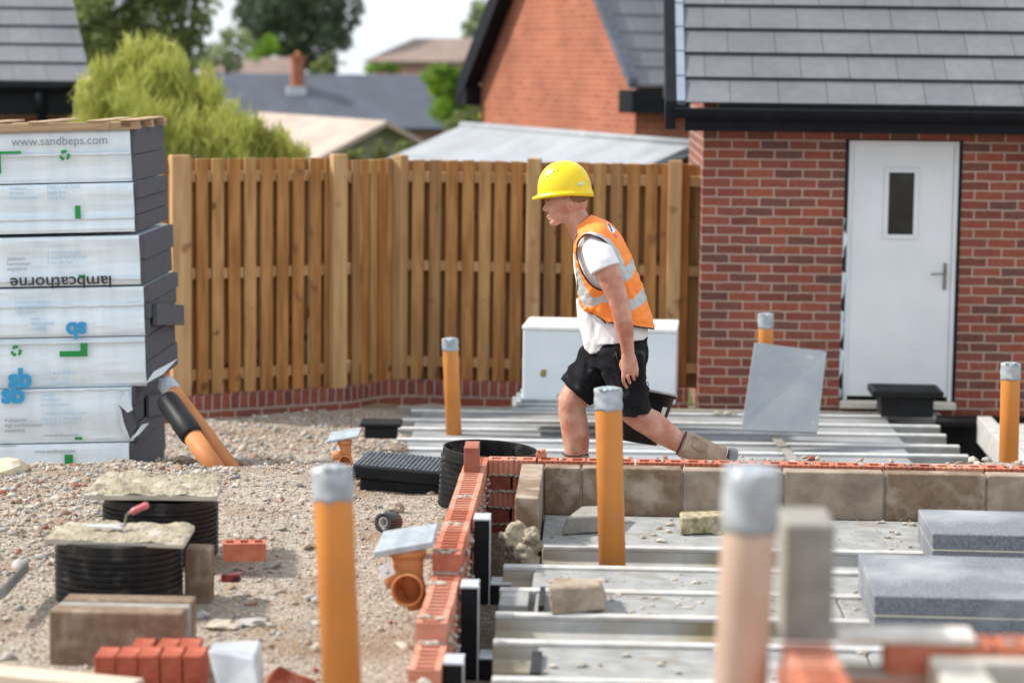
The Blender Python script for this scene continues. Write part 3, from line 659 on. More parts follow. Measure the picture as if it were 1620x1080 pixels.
# ------------------------------------------------------------------ brick and block walls of the new plots
cP, sP = math.cos(PSI), math.sin(PSI)
def UV(u, v, z=0): return Vector((u*cP + v*sP, -u*sP + v*cP, z))
def toUV(p): return Vector((p.x*cP - p.y*sP, p.x*sP + p.y*cP, p.z))
rb = random.Random(3)
def brick(mb, u0, u1, v0, v1, z0, z1, m=0, holes=None, ribs=None):
    """one brick; holes=(n along u, n along v, hole size u, hole size v); ribs='v0'|'u1' = keyed face"""
    j = lambda: rb.uniform(-.002, .002)
    du, dv = j(), j(); u0 += du; u1 += du; v0 += dv; v1 += dv
    iu, iv = (0, 0)
    bu0, bu1, bv0, bv1 = u0, u1, v0, v1
    if ribs == 'v0':
        bv0 = v0 + .006; n = 9; w_ = (u1-u0)/n
        for k in range(n): mb.box(u0+k*w_+.002, u0+(k+1)*w_-.007, v0, bv0, z0, z1, m)
    if ribs == 'u1':
        bu1 = u1 - .006; n = 9; w_ = (v1-v0)/n
        for k in range(n): mb.box(bu1, u1, v0+k*w_+.002, v0+(k+1)*w_-.007, z0, z1, m)
    if not holes: return mb.box(bu0, bu1, bv0, bv1, z0, z1, m)
    nu, nv, hu, hv = holes
    def cuts(a, b, n, h):
        c = [a]; p = (b-a)/n
        for k in range(n): mid = a+p*(k+.5); c += [mid-h/2, mid+h/2]
        return c + [b]
    cu, cv = cuts(bu0, bu1, nu, hu), cuts(bv0, bv1, nv, hv)
    V = []; F = []
    def q(a, b, c, d): n0 = len(V); V.extend([a, b, c, d]); F.append((n0, n0+1, n0+2, n0+3))
    for i in range(len(cu)-1):
        for k in range(len(cv)-1):
            a, b, c, d = cu[i], cu[i+1], cv[k], cv[k+1]
            if i % 2 and k % 2:
                zz = z1-.055
                q((a,c,zz),(b,c,zz),(b,d,zz),(a,d,zz)); q((a,c,zz),(a,c,z1),(b,c,z1),(b,c,zz)); q((b,c,zz),(b,c,z1),(b,d,z1),(b,d,zz))
                q((b,d,zz),(b,d,z1),(a,d,z1),(a,d,zz)); q((a,d,zz),(a,d,z1),(a,c,z1),(a,c,zz))
            else: q((a,c,z1),(b,c,z1),(b,d,z1),(a,d,z1))
    q((bu0,bv0,z0),(bu1,bv0,z0),(bu1,bv0,z1),(bu0,bv0,z1)); q((bu1,bv0,z0),(bu1,bv1,z0),(bu1,bv1,z1),(bu1,bv0,z1))
    q((bu1,bv1,z0),(bu0,bv1,z0),(bu0,bv1,z1),(bu1,bv1,z1)); q((bu0,bv1,z0),(bu0,bv0,z0),(bu0,bv0,z1),(bu0,bv1,z1))
    mb.add(V, F, m)
BM = [M_b1, M_b2, M_b3]
pick = lambda: rb.choice([0, 0, 0, 1, 2])
ZT = .165
# -- left wall (running towards the camera) with racked-back end
lw = empty('brick_wall', (0, 0, 0), -PSI, 'stepped red brick wall of perforated bricks running towards the camera beside the gravel', 'wall')
b = MB(); mo = MB()
ends = [8.70, 7.95, 7.60, 7.25, 6.9, 6.6]
for c, ve in enumerate(ends):
    z1 = ZT - c*.075; v = 10.94 - (.1125 if c % 2 else 0)
    while v - .215 > ve - .12:
        exposed = c == 0 or v - .3 < ends[c-1]
        brick(b, -.585, -.4825, v-.215, v, z1-.065, z1, (rb.choice([0, 1, 1]) if exposed else pick()), holes=(1, 4, .062, .034) if exposed else None, ribs='u1' if not exposed else None)
        v -= .225
    mo.box(-.578, -.488, v+.01, 10.93, z1-.0755, z1-.0645)
for v in np.arange(7.0, 10.9, .028):      # snots of mortar squeezed out of the inner face
    for c in range(4):
        if v < ends[c]: continue
        if rb.random() < .55: mo.rock((-.478+rb.uniform(-.004, .008), v, ZT-.070-c*.075+rb.uniform(-.012, .012)), rb.uniform(.005, .013), seed=rb.random()*99, jag=.6, squash=(.8, 1.5, .7))
for (v, z) in ((7.62, ZT-.072), (7.98, ZT-.07), (8.2, ZT+.002), (8.75, ZT+.0), (7.3, ZT-.15), (7.36, ZT-.15), (7.42, ZT-.148), (9.3, ZT), (9.9, ZT), (7.05, ZT-.21), (7.2, ZT-.15)):
    for k in range(7): mo.rock((-.535+rb.uniform(-.04, .04), v+rb.uniform(-.03, .03), z), rb.uniform(.006, .018), seed=rb.random()*99, squash=(1, 1, .35))
b.build('brickwork', BM, lw, bevel=.002); mo.build('mortar_joint', M_mortar, lw)
# -- back wall: perforated bricks outside, concrete blocks inside
bw = empty('block_wall', (0, 0, 0), -PSI, 'low brown concrete block wall with a perforated red brick top in front of the worker', 'wall')
b = MB(); mo = MB()
for c in range(6):
    z1 = ZT - c*.075 + .004; u = -.4815 + (.1125 if c % 2 else 0)
    if c % 2: brick(b, -.4815, -.38, 10.84, 10.94, z1-.065, z1, pick(), ribs='v0')
    while u < 3.0:
        if c == 0 or u < 0: brick(b, u, u+.215, 10.84, 10.9425, z1-.065, z1, pick(), holes=(3, 1, .044, .054) if c == 0 else None, ribs='v0')
        u += .225
    mo.box(-.4815, 3.1, 10.849, 10.935, z1-.0752, z1-.0648)
for u in np.arange(-.475, -.33, .010):
    for c in range(6): mo.rock((u, 10.842, ZT-.066-c*.075+rb.uniform(-.003, .003)), rb.uniform(.005, .010), seed=rb.random()*99)
for k in range(14):
    u = -.37+.225*k
    for q in range(3): mo.rock((u+rb.uniform(-.01, .01), 10.87+rb.uniform(-.03, .04), ZT+.006), rb.uniform(.005, .011), seed=rb.random()*99)
b.build('brick_skin', BM, bw, bevel=.0015); mo.build('mortar_joint', M_mortar, bw)
bl = 0
def rough_block(parent, u0, u1, v0, v1, z0, z1, m, name='block'):
    b = MB(); b.box(u0, u1, v0, v1, z0, z1); return b.build(name, m, parent, bevel=.006, seg=2)
us = [-.225, -.055] + [-.055 + .45*k for k in range(1, 8)]
for k in range(len(us)-1):
    rough_block(bw, us[k]+.005, us[k+1]-.005, 10.68, 10.78, ZT-.215, ZT+rb.uniform(-.002, .002), [M_block, M_block, M_blockl, M_blockl, M_block, M_blockl, M_block][k % 7])
mb = MB()
for k in range(len(us)-1): mb.box(us[k]-.0045, us[k]+.0045, 10.695, 10.775, ZT-.215, ZT-.012)
mb.box(-.225, 3.1, 10.69, 10.78, ZT-.24, ZT-.2155)
mb.build('mortar_bed', M_mortar, bw)
mb = MB()
u = -.2
while u < 3: mb.box(u, u+.42, 10.66, 10.78, ZT-.46, ZT-.241); u += .43
mb.build('footing_block', M_blockg, bw, bevel=.006)
rl = empty('block_wall', (0, 0, 0), -PSI, 'short stub of concrete blocks turning towards the camera inside the brick corner', 'wall')
rough_block(rl, -.325, -.226, 9.90, 10.34, ZT-.215, ZT, M_block); rough_block(rl, -.325, -.226, 10.35, 10.775, ZT-.215, ZT, M_blockl)
mb = MB(); mb.box(-.318, -.232, 10.3395, 10.3505, ZT-.215, ZT-.003); mb.box(-.32, -.23, 9.905, 10.77, ZT-.235, ZT-.2155); mb.build('mortar_bed', M_mortar, rl)
rough_block(rl, -.325, -.226, 9.93, 10.775, ZT-.45, ZT-.2355, M_blockg, 'footing_block')
def rubble(name, label, items, mats, cat='rubble', group=None):
    b = MB()
    for (p, r, sq) in items: b.rock(p, r, m=rb.randrange(len(mats)), seed=rb.random()*99, sub=2, squash=sq)
    o = b.build(name, mats, uv=False); return tag(o, label, cat, group)
dl = P(826, 925, Y=9.62)
mdm = MB()
for _ in range(26): mdm.rock((dl.x+rb.uniform(-.05, .05), 9.72+rb.uniform(-.07, .04), -.10+rb.uniform(0, .17)), rb.uniform(.025, .045), seed=rb.random()*99, sub=2)
tag(blob('mortar_dollop', mdm, M_wetmortar, voxel=.007, smooth=1, disp=lambda c, n: .012*noise.noise(c*38) + .008*noise.noise(c*90)), 'lumpy heap of pale fresh mortar below the end of the short block stub', 'mortar')
# a brick left standing on the corner
q = P(745, 747, Z=ZT); b = MB(); b.box(-.032, .032, 0, .20, 0, .108)
tag(b.build('brick', M_b3, loc=(q.x, q.y, ZT+.001), rot=-.02, bevel=.002), 'loose dull red brick stood on end on the corner of the stepped brick wall', 'brick')
q = P(857, 727, Z=ZT+.004); b = MB(); b.box(-.026, .024, 0, .03, 0, .02); b.box(-.022, -.010, 0, .02, .02, .036); b.box(.008, .018, 0, .02, .02, .04); b.rock((0, .015, .026), .014, seed=4, sub=2)
tag(b.build('brick_fragment', M_b2, loc=(q.x, q.y+.05, ZT+.005), bevel=.002), 'small orange brick fragment on top of the perforated brick course', 'brick fragment')
# telescopic underfloor vents hooked inside the left wall
def vent(xp, yp, z, group, label):
    q = P(xp, yp, Z=z); g = toUV(q)
    r = empty('underfloor_vent', q, -PSI, label, 'vent', group)
    b = MB(); b.box(0, .060, 0, .12, -.34, -.004); b.build('duct', M_black, r, bevel=.003)
    b = MB(); b.box(-.003, .063, -.004, .124, -.0035, .006); b.build('top_flange', mat('sheen_plastic', (.40,.42,.45), (.52,.54,.57), scale=20, rough=.5), r, bevel=.002)  # pale grey paints the reflection on the black plastic tops
    b = MB(); b.box(.061, .066, -.008, .03, -.34, .004); b.build('side_rim', bpy.data.materials['sheen_plastic'], r)
    b = MB(); b.box(.0665, .145, .0, .12, -.34, -.262); b.build('foot', M_black, r, bevel=.003)
    b = MB(); b.box(.0665, .150, -.004, .124, -.2615, -.253); b.build('foot_top', bpy.data.materials['sheen_plastic'], r, bevel=.002)
vent(750, 822, ZT-.004, 'black underfloor vents along the stepped brick wall', 'farthest black underfloor vent beside the stepped wall, nearest the brick corner')
vent(729, 929, ZT-.08, 'black underfloor vents along the stepped brick wall', 'middle black underfloor vent of three beside the stepped wall')
vent(702, 1050, ZT-.155, 'black underfloor vents along the stepped brick wall', 'nearest black underfloor vent beside the stepped wall, at the bottom of the photo')
# string line
a = P(857, 735, Z=ZT+.01); c = P(842, 935, Y=9.6); b = MB(); b.tube([a, c], .0016, 6); tag(b.build('string_line', mat('string', (.55,.5,.4)), uv=False), 'builder string line strung down past the block stub and mortar heap', 'string')

# ------------------------------------------------------------------ suspended floor beams
def tbeam(L, m=0, mi=None):
    b = MB()
    pr = [(-.075, -.15), (.075, -.15), (.075, -.095), (.032, -.06), (.028, -.018), (-.028, -.018), (-.032, -.06), (-.075, -.095)]
    b.prism([(0, y, z) for y, z in pr], (L, 0, 0), 0)
    b.box(.0, L, -.029, .029, -.0175, 0, 1)
    return b
bmesh_near = tbeam(4.6)
beam0 = bmesh_near.build('concrete_beam', [M_concd, M_conclip], bevel=.003)
near_rows = [(862, 858), (895, 796), (932, 790), (971, 783), (1014, 780), (1073, 778), (1130, 775), (1190, 772)]
ordn = ['farthest', 'second farthest', 'third farthest', 'fourth farthest', 'fifth farthest', 'sixth farthest', 'seventh farthest', 'nearest']
ZF = -.03
rowsV = []
for k, (yp, xp) in enumerate(near_rows):
    q = P(900, yp, Z=ZF); v = toUV(q).y; rowsV.append(v)
    g = toUV(P(xp, yp, Z=ZF)); p = UV(g.x, v, ZF)
    o = beam0 if k == 0 else beam0.copy()
    if k: col.objects.link(o)
    o.location = p; o.rotation_euler = (0, 0, -PSI)
    tag(o, ordn[k] + ' concrete floor beam in the near floor, in front of the block wall', 'beam', 'concrete beams of the near floor')
# infill between beams
def infill(k, u0, u1, n, m, txt, dz=-.012, v0=None):
    txt = txt.replace('grey infill panel', 'grey panel')
    a = (v0 if v0 else rowsV[k]) - .031; c = rowsV[k+1] + .031 if not v0 else rowsV[0] + .031
    w_ = (u1-u0)/n
    for i in range(n):
        b = MB(); b.box(0, w_-.006, 0, a-c, -.10, 0)
        p = UV(u0+i*w_, c, ZF+dz+rb.uniform(-.003, .002))
        tag(b.build('infill_panel', m, loc=p, rot=-PSI, bevel=.004), ['left ', 'middle ', 'right '][i] + txt, 'floor panel', 'grey infill panels between the beams')
infill(0, -.215, 3.2, 3, M_conc, 'grey infill panel right against the block wall', v0=10.68)
infill(1, -.23, 3.2, 3, M_conc, 'grey infill panel in the bay just nearer than the orange pipe')
infill(2, -.21, 3.2, 3, M_conc, 'grey infill panel in the bay carrying the broken tan block')
infill(4, -.18, 3.2, 3, M_conc, 'grey infill panel in the bay near the bottom of the photo')
# beam bearers / short blocks by the beam ends
for i, (xp, yp, wd, dp, lab) in enumerate(((812, 958, .10, .16, 'pale packing block under the mortar heap at the beam ends'),)):
    q = P(xp, yp, Z=ZF); b = MB(); b.box(-.055, .055, 0, dp*1.6, -.15, .004); tag(b.build('packing_block', M_conc, loc=(q.x, q.y, ZF), rot=-PSI, bevel=.004), lab, 'block')
b = MB(); b.box(-.30, -.02, 7.0, 9.85, -.50, ZF-.152); tag(b.build('foundation_wall', M_blockg, rot=-PSI, bevel=.006), 'low foundation wall carrying the left ends of the near beams', 'wall')
q = P(838, 962, Z=ZF); b = MB(); b.box(.0, .02, 0, .33, -.06, .02); tag(b.build('black_spacer', M_black, loc=(q.x+.03, q.y-.04, ZF), rot=-PSI), 'thin black plastic spacer beside the packing block', 'spacer')
q = P(838, 1068, Z=ZF); b = MB(); b.box(.0, .035, 0, .30, -.02, .006); tag(b.build('black_spacer', M_black, loc=(q.x, q.y+.03, ZF-.004), rot=-PSI), 'black strip lying across the near infill panel by the beam ends', 'spacer')
# debris on the floor
b = MB()
for _ in range(900):
    k = rb.choice([0, 0, 0, 1, 1, 2, 2, 4]); u = rb.uniform(-.2, 2.4)
    vtop = 10.66 if (k == 0 and rb.random() < .8) else rowsV[k] if k else rowsV[0]
    if k == 0: v = rb.uniform(rowsV[0]+.03, 10.66)
    else: v = rb.uniform(rowsV[k+1]+.03, rowsV[k]-.03)
    p = UV(u, v, ZF-.008); r = .003 + .017*rb.random()**5
    b.rock(p, r, m=rb.randrange(2), seed=rb.random()*99, squash=(1.3, 1, .6))
tag(b.build('debris', [M_mortar, M_st1], uv=False), 'crumbs of mortar and stone scattered over the floor panels', kind='stuff')
# loose lumps on the near floor
def lump(name, label, pxq, Z, h, m, cat, skew=(0, 0), jig=.0, bev=.006):
    """pxq: three bottom px corners front-left, front-right, back-right on level Z"""
    a, c, d = [P(x, y, Z=Z) for x, y in pxq]; e = a + (d-c)
    s = Vector((skew[0], skew[1], 0)); rj = random.Random(len(label))
    J = lambda: Vector((rj.uniform(-jig, jig), rj.uniform(-jig, jig), rj.uniform(-jig, jig)))
    root = (a+c+d+e)/4
    lo = [a, c, d, e]; hi = [p + Vector((0, 0, h)) + s + J() for p in lo]
    b = MB(); b.hexa([p-root for p in lo+hi]); return tag(b.build(name, m, loc=root, bevel=bev, ), label, cat)
ZI = ZF - .010
lump('concrete_offcut', 'grey concrete offcut lying against the foot of the block wall', [(888, 846), (952, 842), (975, 822)], ZI, .07, M_blockg, 'offcut', (.02, 0), .012)
lump('timber_offcut', 'short yellowish timber offcut on the floor behind the blurred near pipe', [(1077, 846), (1165, 842), (1162, 832)], ZI, .075, mat('old_timber', (.22,.18,.09), (.48,.42,.28), scale=30, rough=.9, bump=.6), 'offcut', (0, 0), .004)
lump('broken_block', 'chipped tan half block lying on the floor panels left of centre', [(872, 974), (957, 966), (962, 945)], ZI+.008, .085, mat('tan_stone', (.26,.20,.14), (.42,.34,.26), scale=9, rough=.95, bump=.9, bscale=40), 'block', (-.012, .02), .02, .008)
# grey foam slabs
def slabpair(label, fl, fr, back, Z, h1, h2, L, group):
    a, c, d = P(*fl, Z=Z), P(*fr, Z=Z), P(*back, Z=Z); rt = empty('foam_slab', a, math.atan2((c-a).y, (c-a).x), label, 'insulation slab', group)
    D = (d-a).length
    b = MB(); b.box(0, L, 0, D, 0, h1); b.build('lower_slab', M_epslight, rt, bevel=.004)
    b = MB(); b.box(-.002, L+.004, -.003, D, h1+.006, h1+h2); b.build('upper_slab', M_epslight, rt, bevel=.004)
    b = MB(); b.box(.003, L, .0, D-.01, h1+.0002, h1+.0058); b.build('joint_strip', M_cream, rt)
slabpair('farther pair of grey foam slabs lying against the right edge of the photo', (1474, 899), (1640, 903), (1456, 858), ZI+.012, .073, .07, .9, 'grey foam slabs on the floor')
slabpair('wider pair of grey foam slabs just behind the near brick wall on the right', (1382, 1003), (1640, 1010), (1352, 932), ZI+.012, .065, .075, 1.0, 'grey foam slabs on the floor')
# far floor beams
fbm = tbeam(4.1).build('concrete_beam', [M_conc, mat('clean_rib_concrete', (.55,.55,.54), (.68,.68,.67), scale=12, rough=.85, bump=.3)], bevel=.003)
ZB = -.72
for k, yp in enumerate((648.5, 663, 677, 694, 709, 725, 741, 758)):
    q = P(748, yp, Z=ZB); xl = [650, 634, 622, 617, 608, 600, 594, 588][k]; g = P(xl, yp, Z=ZB)
    o = fbm if k == 0 else fbm.copy()
    if k: col.objects.link(o)
    o.location = (g.x, q.y, ZB); o.rotation_euler = (0, 0, -R(.4))
    tag(o, ['farthest', 'second farthest', 'third farthest', 'fourth farthest', 'fifth farthest', 'sixth farthest', 'seventh farthest', 'nearest'][k] + ' of the pale concrete floor beams laid between the worker and the fence', 'beam', 'pale concrete beams of the far floor')
fy = [o for o in bpy.data.objects if o.name.startswith('concrete_beam') and o.get('group') == 'pale concrete beams of the far floor']
M_farp = mat('pale_floor_panel', (.23,.24,.25), (.31,.32,.33), scale=5, rough=.9, bump=.2)
fy.sort(key=lambda o: -o.location.y)
for k in range(len(fy)-1):
    a_, c_ = fy[k].location, fy[k+1].location; w_ = a_.y - c_.y - .062
    b = MB(); b.box(.14, 3.80 - .03*k, .031, .031+w_, -.09, -.022)
    tag(b.build('infill_panel', M_farp, loc=(c_.x, c_.y, ZB), rot=-R(.4), bevel=.003), ['farthest', 'second farthest', 'third farthest', 'fourth farthest', 'fifth farthest', 'sixth farthest', 'nearest'][k] + ' long pale panel laid between two beams of the far floor', 'floor panel', 'long pale panels of the far floor')
for (x, lab) in ((-.80, 'low block wall under the left ends of the far floor beams'), (3.02, 'low block wall under the right ends of the far floor beams')):
    b = MB(); b.box(0, .22, 14.9, 18.95, -1.2, ZB-.152); tag(b.build('sleeper_wall', M_blockg, loc=(x, 0, 0)), lab, 'wall')
b = MB(); b.box(-.9, 3.4, 18.93, 19.03, -1.2, ZB-.01); tag(b.build('foundation_wall', M_blockg, bevel=.006), 'foundation wall closing the far floor in front of the garage and fence', 'wall')
b = MB(); b.box(0, .9, 0, .03, -.85, 0); b.box(.1, .45, -.25, -.002, -.05, -.012); tag(b.build('gap_shade_sheet', M_black, loc=(3.22, 18.86, -.74), bevel=.004), 'black sheet standing in for shade and tarp beyond the right ends of the far beams', 'shade sheet')  # black sheet put in for the shade of the void; also the dark tarp
# dark tie strip lying across far beams
a, c = P(1218, 690, Z=ZB+.004), P(1250, 730, Z=ZB+.004)
b = MB(); b.add([a, a+Vector((.07, 0, 0)), c+Vector((.07, 0, 0)), c, a+Vector((0, 0, .006)), a+Vector((.07, 0, .006)), c+Vector((.07, 0, .006)), c+Vector((0, 0, .006))], [(0,3,2,1),(4,5,6,7),(0,1,5,4),(1,2,6,5),(2,3,7,6),(3,0,4,7)])
tag(b.build('grey_strip', M_blockg), 'grey strip laid across the far beams right of the worker', 'strip')
# beams of the plot on the far right
zr = P(1546, 658, Y=18.3).z
p0 = P(1546, 658, Y=18.3); p1 = P(1625, 748, Z=zr)
d = (p1-p0); d.z = 0; L = d.length; 
rt = MB(); rt.box(0, L+.5, 0, .11, -.20, 0); rt.box(0, L+.5, .02, .5, -.155, -.05)
o = rt.build('concrete_beam', [M_conclip], loc=p0, rot=math.atan2(d.y, d.x), bevel=.004); tag(o, 'pale concrete edge beam running towards the camera at the right edge of the photo', 'beam')
b = MB(); b.box(0, 1.2, -.25, .6, -.3, 0); tag(b.build('concrete_slab', M_conc, loc=(p0.x+.35, 17.2, zr-.02)), 'pale concrete slab behind the right-hand orange pipe', 'slab')

# ------------------------------------------------------------------ drain pipes
def drain(name, label, top, Yt, bot, Yb, r, cap, m, ext=.3, group='orange drain pipes standing up through the floors', rag=True):
    a, c = P(*top, Y=Yt), P(*bot, Y=Yb); d = (c-a).normalized(); e = c + d*ext
    rt = empty(name, e, 0, label, 'pipe', group); A = a - e
    b = MB(); capv = d*cap
    b.tube([Vector(), A + capv*.5, A+d*.004], r, 40); b.build('pipe', m, rt, uv=False)
    n = 40; rings = []; up = -d; u = Vector((1, 0, 0)); u = (u - up*u.dot(up)).normalized(); v = up.cross(u); rr = random.Random(len(label))
    rag_ = [rr.uniform(-.010, .010) for _ in range(8)]
    for i in range(9):
        t = i/8; ring = []
        for j in range(n):
            th = 2*math.pi*j/n; k = r + .0025 + .0016*math.sin(3*th+i*1.3) + rr.uniform(-.0006, .0006)
            if i == 8: k *= .985
            off = (1-t)*.6*math.sin(j*.9)*.008 + rag_[j % 8]*(1-t)*.4
            ring.append(A + capv*(1-t) + d*off*(.7 if i == 0 else .3) + u*(k*math.cos(th)) + v*(k*math.sin(th)) - d*(.003*math.sin(5*th) if i == 8 else 0))
        rings.append(ring)
    rings.append([A + (p-A)*.35 - d*.010 for p in rings[-1]]); rings.append([A - d*.006 + (p-A)*.02 for p in rings[-2]])
    cm = MB(); cm.loft(rings, cap=True)
    for k in range(4): 
        th = rr.uniform(3.6, 5.8); cm.rock(A + u*(r*.97*math.cos(th)) + v*(r*.97*math.sin(th)) - d*.002, .012, seed=rr.random()*50, sub=2, squash=(1, 1, .6))
    cm.build('tape_cap', M_tape, rt, uv=False)
    return rt
drain('drain_pipe', 'very blurred pinkish drain pipe closest to the camera, with a silver taped end', (1190, 742), 4.8, (1171, 1085), 4.82, .055, .125, M_tan, ext=.75)
drain('drain_pipe', 'orange drain pipe standing in the gravel left of the stepped brick wall', (525, 740), 6.65, (541, 1088), 6.6, .055, .090, M_orange, ext=.2)
drain('drain_pipe', 'sharp orange drain pipe in front of the worker rising from the near floor', (962, 615), 9.72, (968.5, 893), 9.70, .055, .085, M_orange)
drain('drain_pipe', 'orange drain pipe left of the worker in front of the fence', (712, 536), 17.6, (717.5, 674), 17.6, .058, .085, M_orange)
drain('drain_pipe', 'short end of orange drain pipe showing above the leaning grey sheet', (1211.5, 497), 17.5, (1211, 640), 17.5, .055, .10, M_orange, ext=.1)
drain('drain_pipe', 'orange drain pipe at the right edge in front of the garage', (1599, 575), 13.8, (1595.5, 742), 13.75, .055, .095, M_orange)
drain('leaning_pipe', 'orange drain pipe with silver taped end leaning against the insulation stack', (262, 606), 14.5, (362, 738), 14.0, .055, .10, M_fit, group='pipes leaning by the insulation stack')
a, c = P(264, 632, Y=14.25), P(338, 738, Y=13.85); e = c + (c-a)*.2
rt = empty('leaning_pipe', e, 0, 'orange pipe with a black rubber sleeve leaning below the taped pipe', 'pipe', 'pipes leaning by the insulation stack')
b = MB(); b.tube([Vector(), (a-e)*.6], .057, 32); b.build('pipe', M_fit, rt, uv=False)
b = MB(); D = (a-e); b.tube([D*.53, D*.56, D*.57, D*.72, D*.74, D*.97, D], [.064, .068, .070, .071, .067, .069, .064], 32); b.build('rubber_sleeve', M_black, rt, uv=False)

# ------------------------------------------------------------------ insulation stack
sk = P(208, 748, Y=14.4)
TILT = Matrix.Rotation(R(-1.9), 4, 'Y') @ Matrix.Rotation(R(0), 4, 'X')
YAW = R(-1.2)
def prow(y0, y1): return P(208, y0, Y=14.4).z, P(208, y1, Y=14.4).z
rowsS = [(746, 701, 207, 286), (699, 613, 210, 284), (611, 532, 231, 282), (530, 453, 229, 270), (450, 372, 222, 261), (366, 289, 213, 268), (287, 203, 208, 262)]
stack_lab = ['bottom pack of white wrapped insulation, half sunk behind the gravel', 'second pack from the bottom of the insulation stack with torn film at its right end', 'third pack from the bottom with recycling sign, green corner mark and blue logo', 'middle pack of the insulation stack with an upside-down blue logo', 'third pack from the top with cut black lettering along its lower edge', 'second pack from the top with an upright green bar', 'top pack of the insulation stack with the grey web address, under the pallet']
M_txtb = mat('blue_print', (.03,.30,.58), (.04,.34,.62), rough=.4); M_txtl = mat('pale_blue_print', (.36,.56,.74), (.40,.6,.78), rough=.4); M_txtg = mat('green_print', (.01,.25,.05), (.015,.28,.06), rough=.4)
M_txtd = mat('grey_print', (.20,.22,.24), (.24,.26,.28), rough=.4); M_txtk = mat('black_print', (.03,.03,.035), rough=.4)
packs = []
for i, (yb, yt, xr, xe) in enumerate(rowsS):
    zb_, zt_ = prow(yb, yt); q = P(xr, (yb+yt)/2, Y=14.4); h = zt_-zb_
    rt = empty('insulation_pack', (q.x, q.y, zb_ if i else zb_-.25), (0, R(-2.0), YAW), stack_lab[i], 'insulation pack', 'stacked packs of insulation')
    h = h if i else h + .25
    b = MB(); nxs, nzs = 40, 14; lean = .012 if i in (3, 5) else -.012
    ring = []
    for k in range(nxs+1):
        x = -1.55 + 1.55*k/nxs
        ring.append([(x, .02 + .010*math.sin(z_*math.pi*2.2+i) + .006*noise.noise(Vector((x*5, z_*8, i))) - lean*(1-z_) - .012*(1 if 0 < z_ < 1 else 0), h*z_ + .006*noise.noise(Vector((x*6, i, 0)))*(1 if .9 > z_ > .1 else 0)) for z_ in [m_/nzs for m_ in range(nzs+1)]] + [(x, 1.08, h), (x, 1.08, 0)])
    b.loft(ring, smooth=False)
    fo = b.build('wrapping_film', M_film, rt)
    rp = random.Random(i+5); nb = 2 + i % 2
    for m_ in range(nb):
        z0_, z1_ = h*m_/nb, h*(m_+1)/nb; off = rp.uniform(-.012, .012); yo = rp.uniform(.0, .01)
        b = MB(); xe_ = .012 + off; b.box(.002, xe_+.012, .012+yo, 1.06+rp.uniform(-.05, .06), z0_+.002, z1_-.002)
        b.build('foam_board', M_eps, rt, bevel=.002)
    packs.append((rt, h))
for (i, z, y0, y1, x1) in ((3, .02, .1, 1.12, .06), (1, .1, .3, 1.10, .05)):   # boards that slipped out of line
    rt, h = packs[i]; b = MB(); b.box(.03, x1, y0, y1, z+.04, z+.17, M=Matrix.Rotation(R(-6), 4, 'X')); b.build('slipped_board', M_eps, rt, bevel=.002)
# film seams and folded edges
for i in range(7):
    rt, h = packs[i]; b = MB(); zz_ = h*([.55, .97, .90, .62, .12, .28, .52][i])
    top = []; bot = []
    for k in range(60):
        x = -1.5 + 1.5*k/59; j = .006*noise.noise(Vector((x*14, i*3, 1)))
        top.append((x, -.010 - .012*abs(noise.noise(Vector((x*9, 7, i)))), zz_ + .010 + j)); bot.append((x, -.006, zz_ - .006 + j))
    b.loft([[p, q] for p, q in zip(top, bot)], cap=False, closed=False)
    o = b.build('film_fold', M_film, rt); s_ = o.modifiers.new('s', 'SOLIDIFY'); s_.thickness = .006
rt, h = packs[1]        # torn, curled film on the second pack
b = MB()
for pts_ in ([(-.02, -.02, h-.01), (-.075, -.03, h*.72), (-.02, -.02, h*.55), (.01, -.015, h*.60)], [(-.075, -.028, h*.72), (-.06, -.03, h*.3), (-.012, -.02, h*.05), (-.045, -.02, h*.35), (-.06, -.02, h*.62)], [(-.012, -.024, h*.04), (.06, .0, h*.32), (.10, .02, h*.34), (.04, -.01, h*.14)]):
    b.prism([Vector(p) for p in pts_], (0, .006, 0))
b.build('torn_film', M_film, rt)
b = MB(); b.prism([(-.07, .0, h*.70), (-.055, .0, h*.3), (-.012, .0, h*.06), (.03, .0, h*.3), (.0, .0, h*.6), (-.03, .0, h*.68)], (0, -.012, 0)); b.build('exposed_foam', M_eps, rt)
rt, h = packs[2]; b = MB(); b.prism([Vector(p) for p in [(.0, -.012, .02), (.05, -.0, .09), (.19, .04, .16), (.10, .02, .07)]], (0, .006, 0)); b.build('torn_film', M_film, rt)
# printing
FY = -.024
def tx(i, px, py, body, hpx, m, rot180=False, bold=0, xs=1):
    rt, h = packs[i]; q = P(px, py, Y=14.4); l = Matrix.LocRotScale(rt.location, rt.rotation_euler, None).inverted() @ q
    text(body, hpx/265*1.38, m, rt, (l.x, FY, l.z), (math.pi/2, math.pi if rot180 else 0, 0), bold=bold, xs=xs)
def bar(i, x0, y0, x1, y1, m, name='printed_bar'):
    rt, h = packs[i]; M_ = Matrix.LocRotScale(rt.location, rt.rotation_euler, None).inverted(); a = M_ @ P(x0, y1, Y=14.4); c = M_ @ P(x1, y0, Y=14.4)
    b = MB(); b.box(a.x, c.x, FY, FY+.002, a.z, c.z); b.build(name, m, rt)
tx(6, 19, 231, 'www.sandbeps.com', 14, M_txtd, xs=.98)
bar(6, 0, 239, 34, 244, M_txtg); bar(6, -4, 240, 1, 275, M_txtg)
for (y, n, m_) in ((384, 9, M_txtl), (401, 16, M_txtl), (413, 17, M_txtl)): pass
lorem = ['insulation', 'for walls', 'floors and roofs', 'keep dry', 'store flat', 'handle with care']
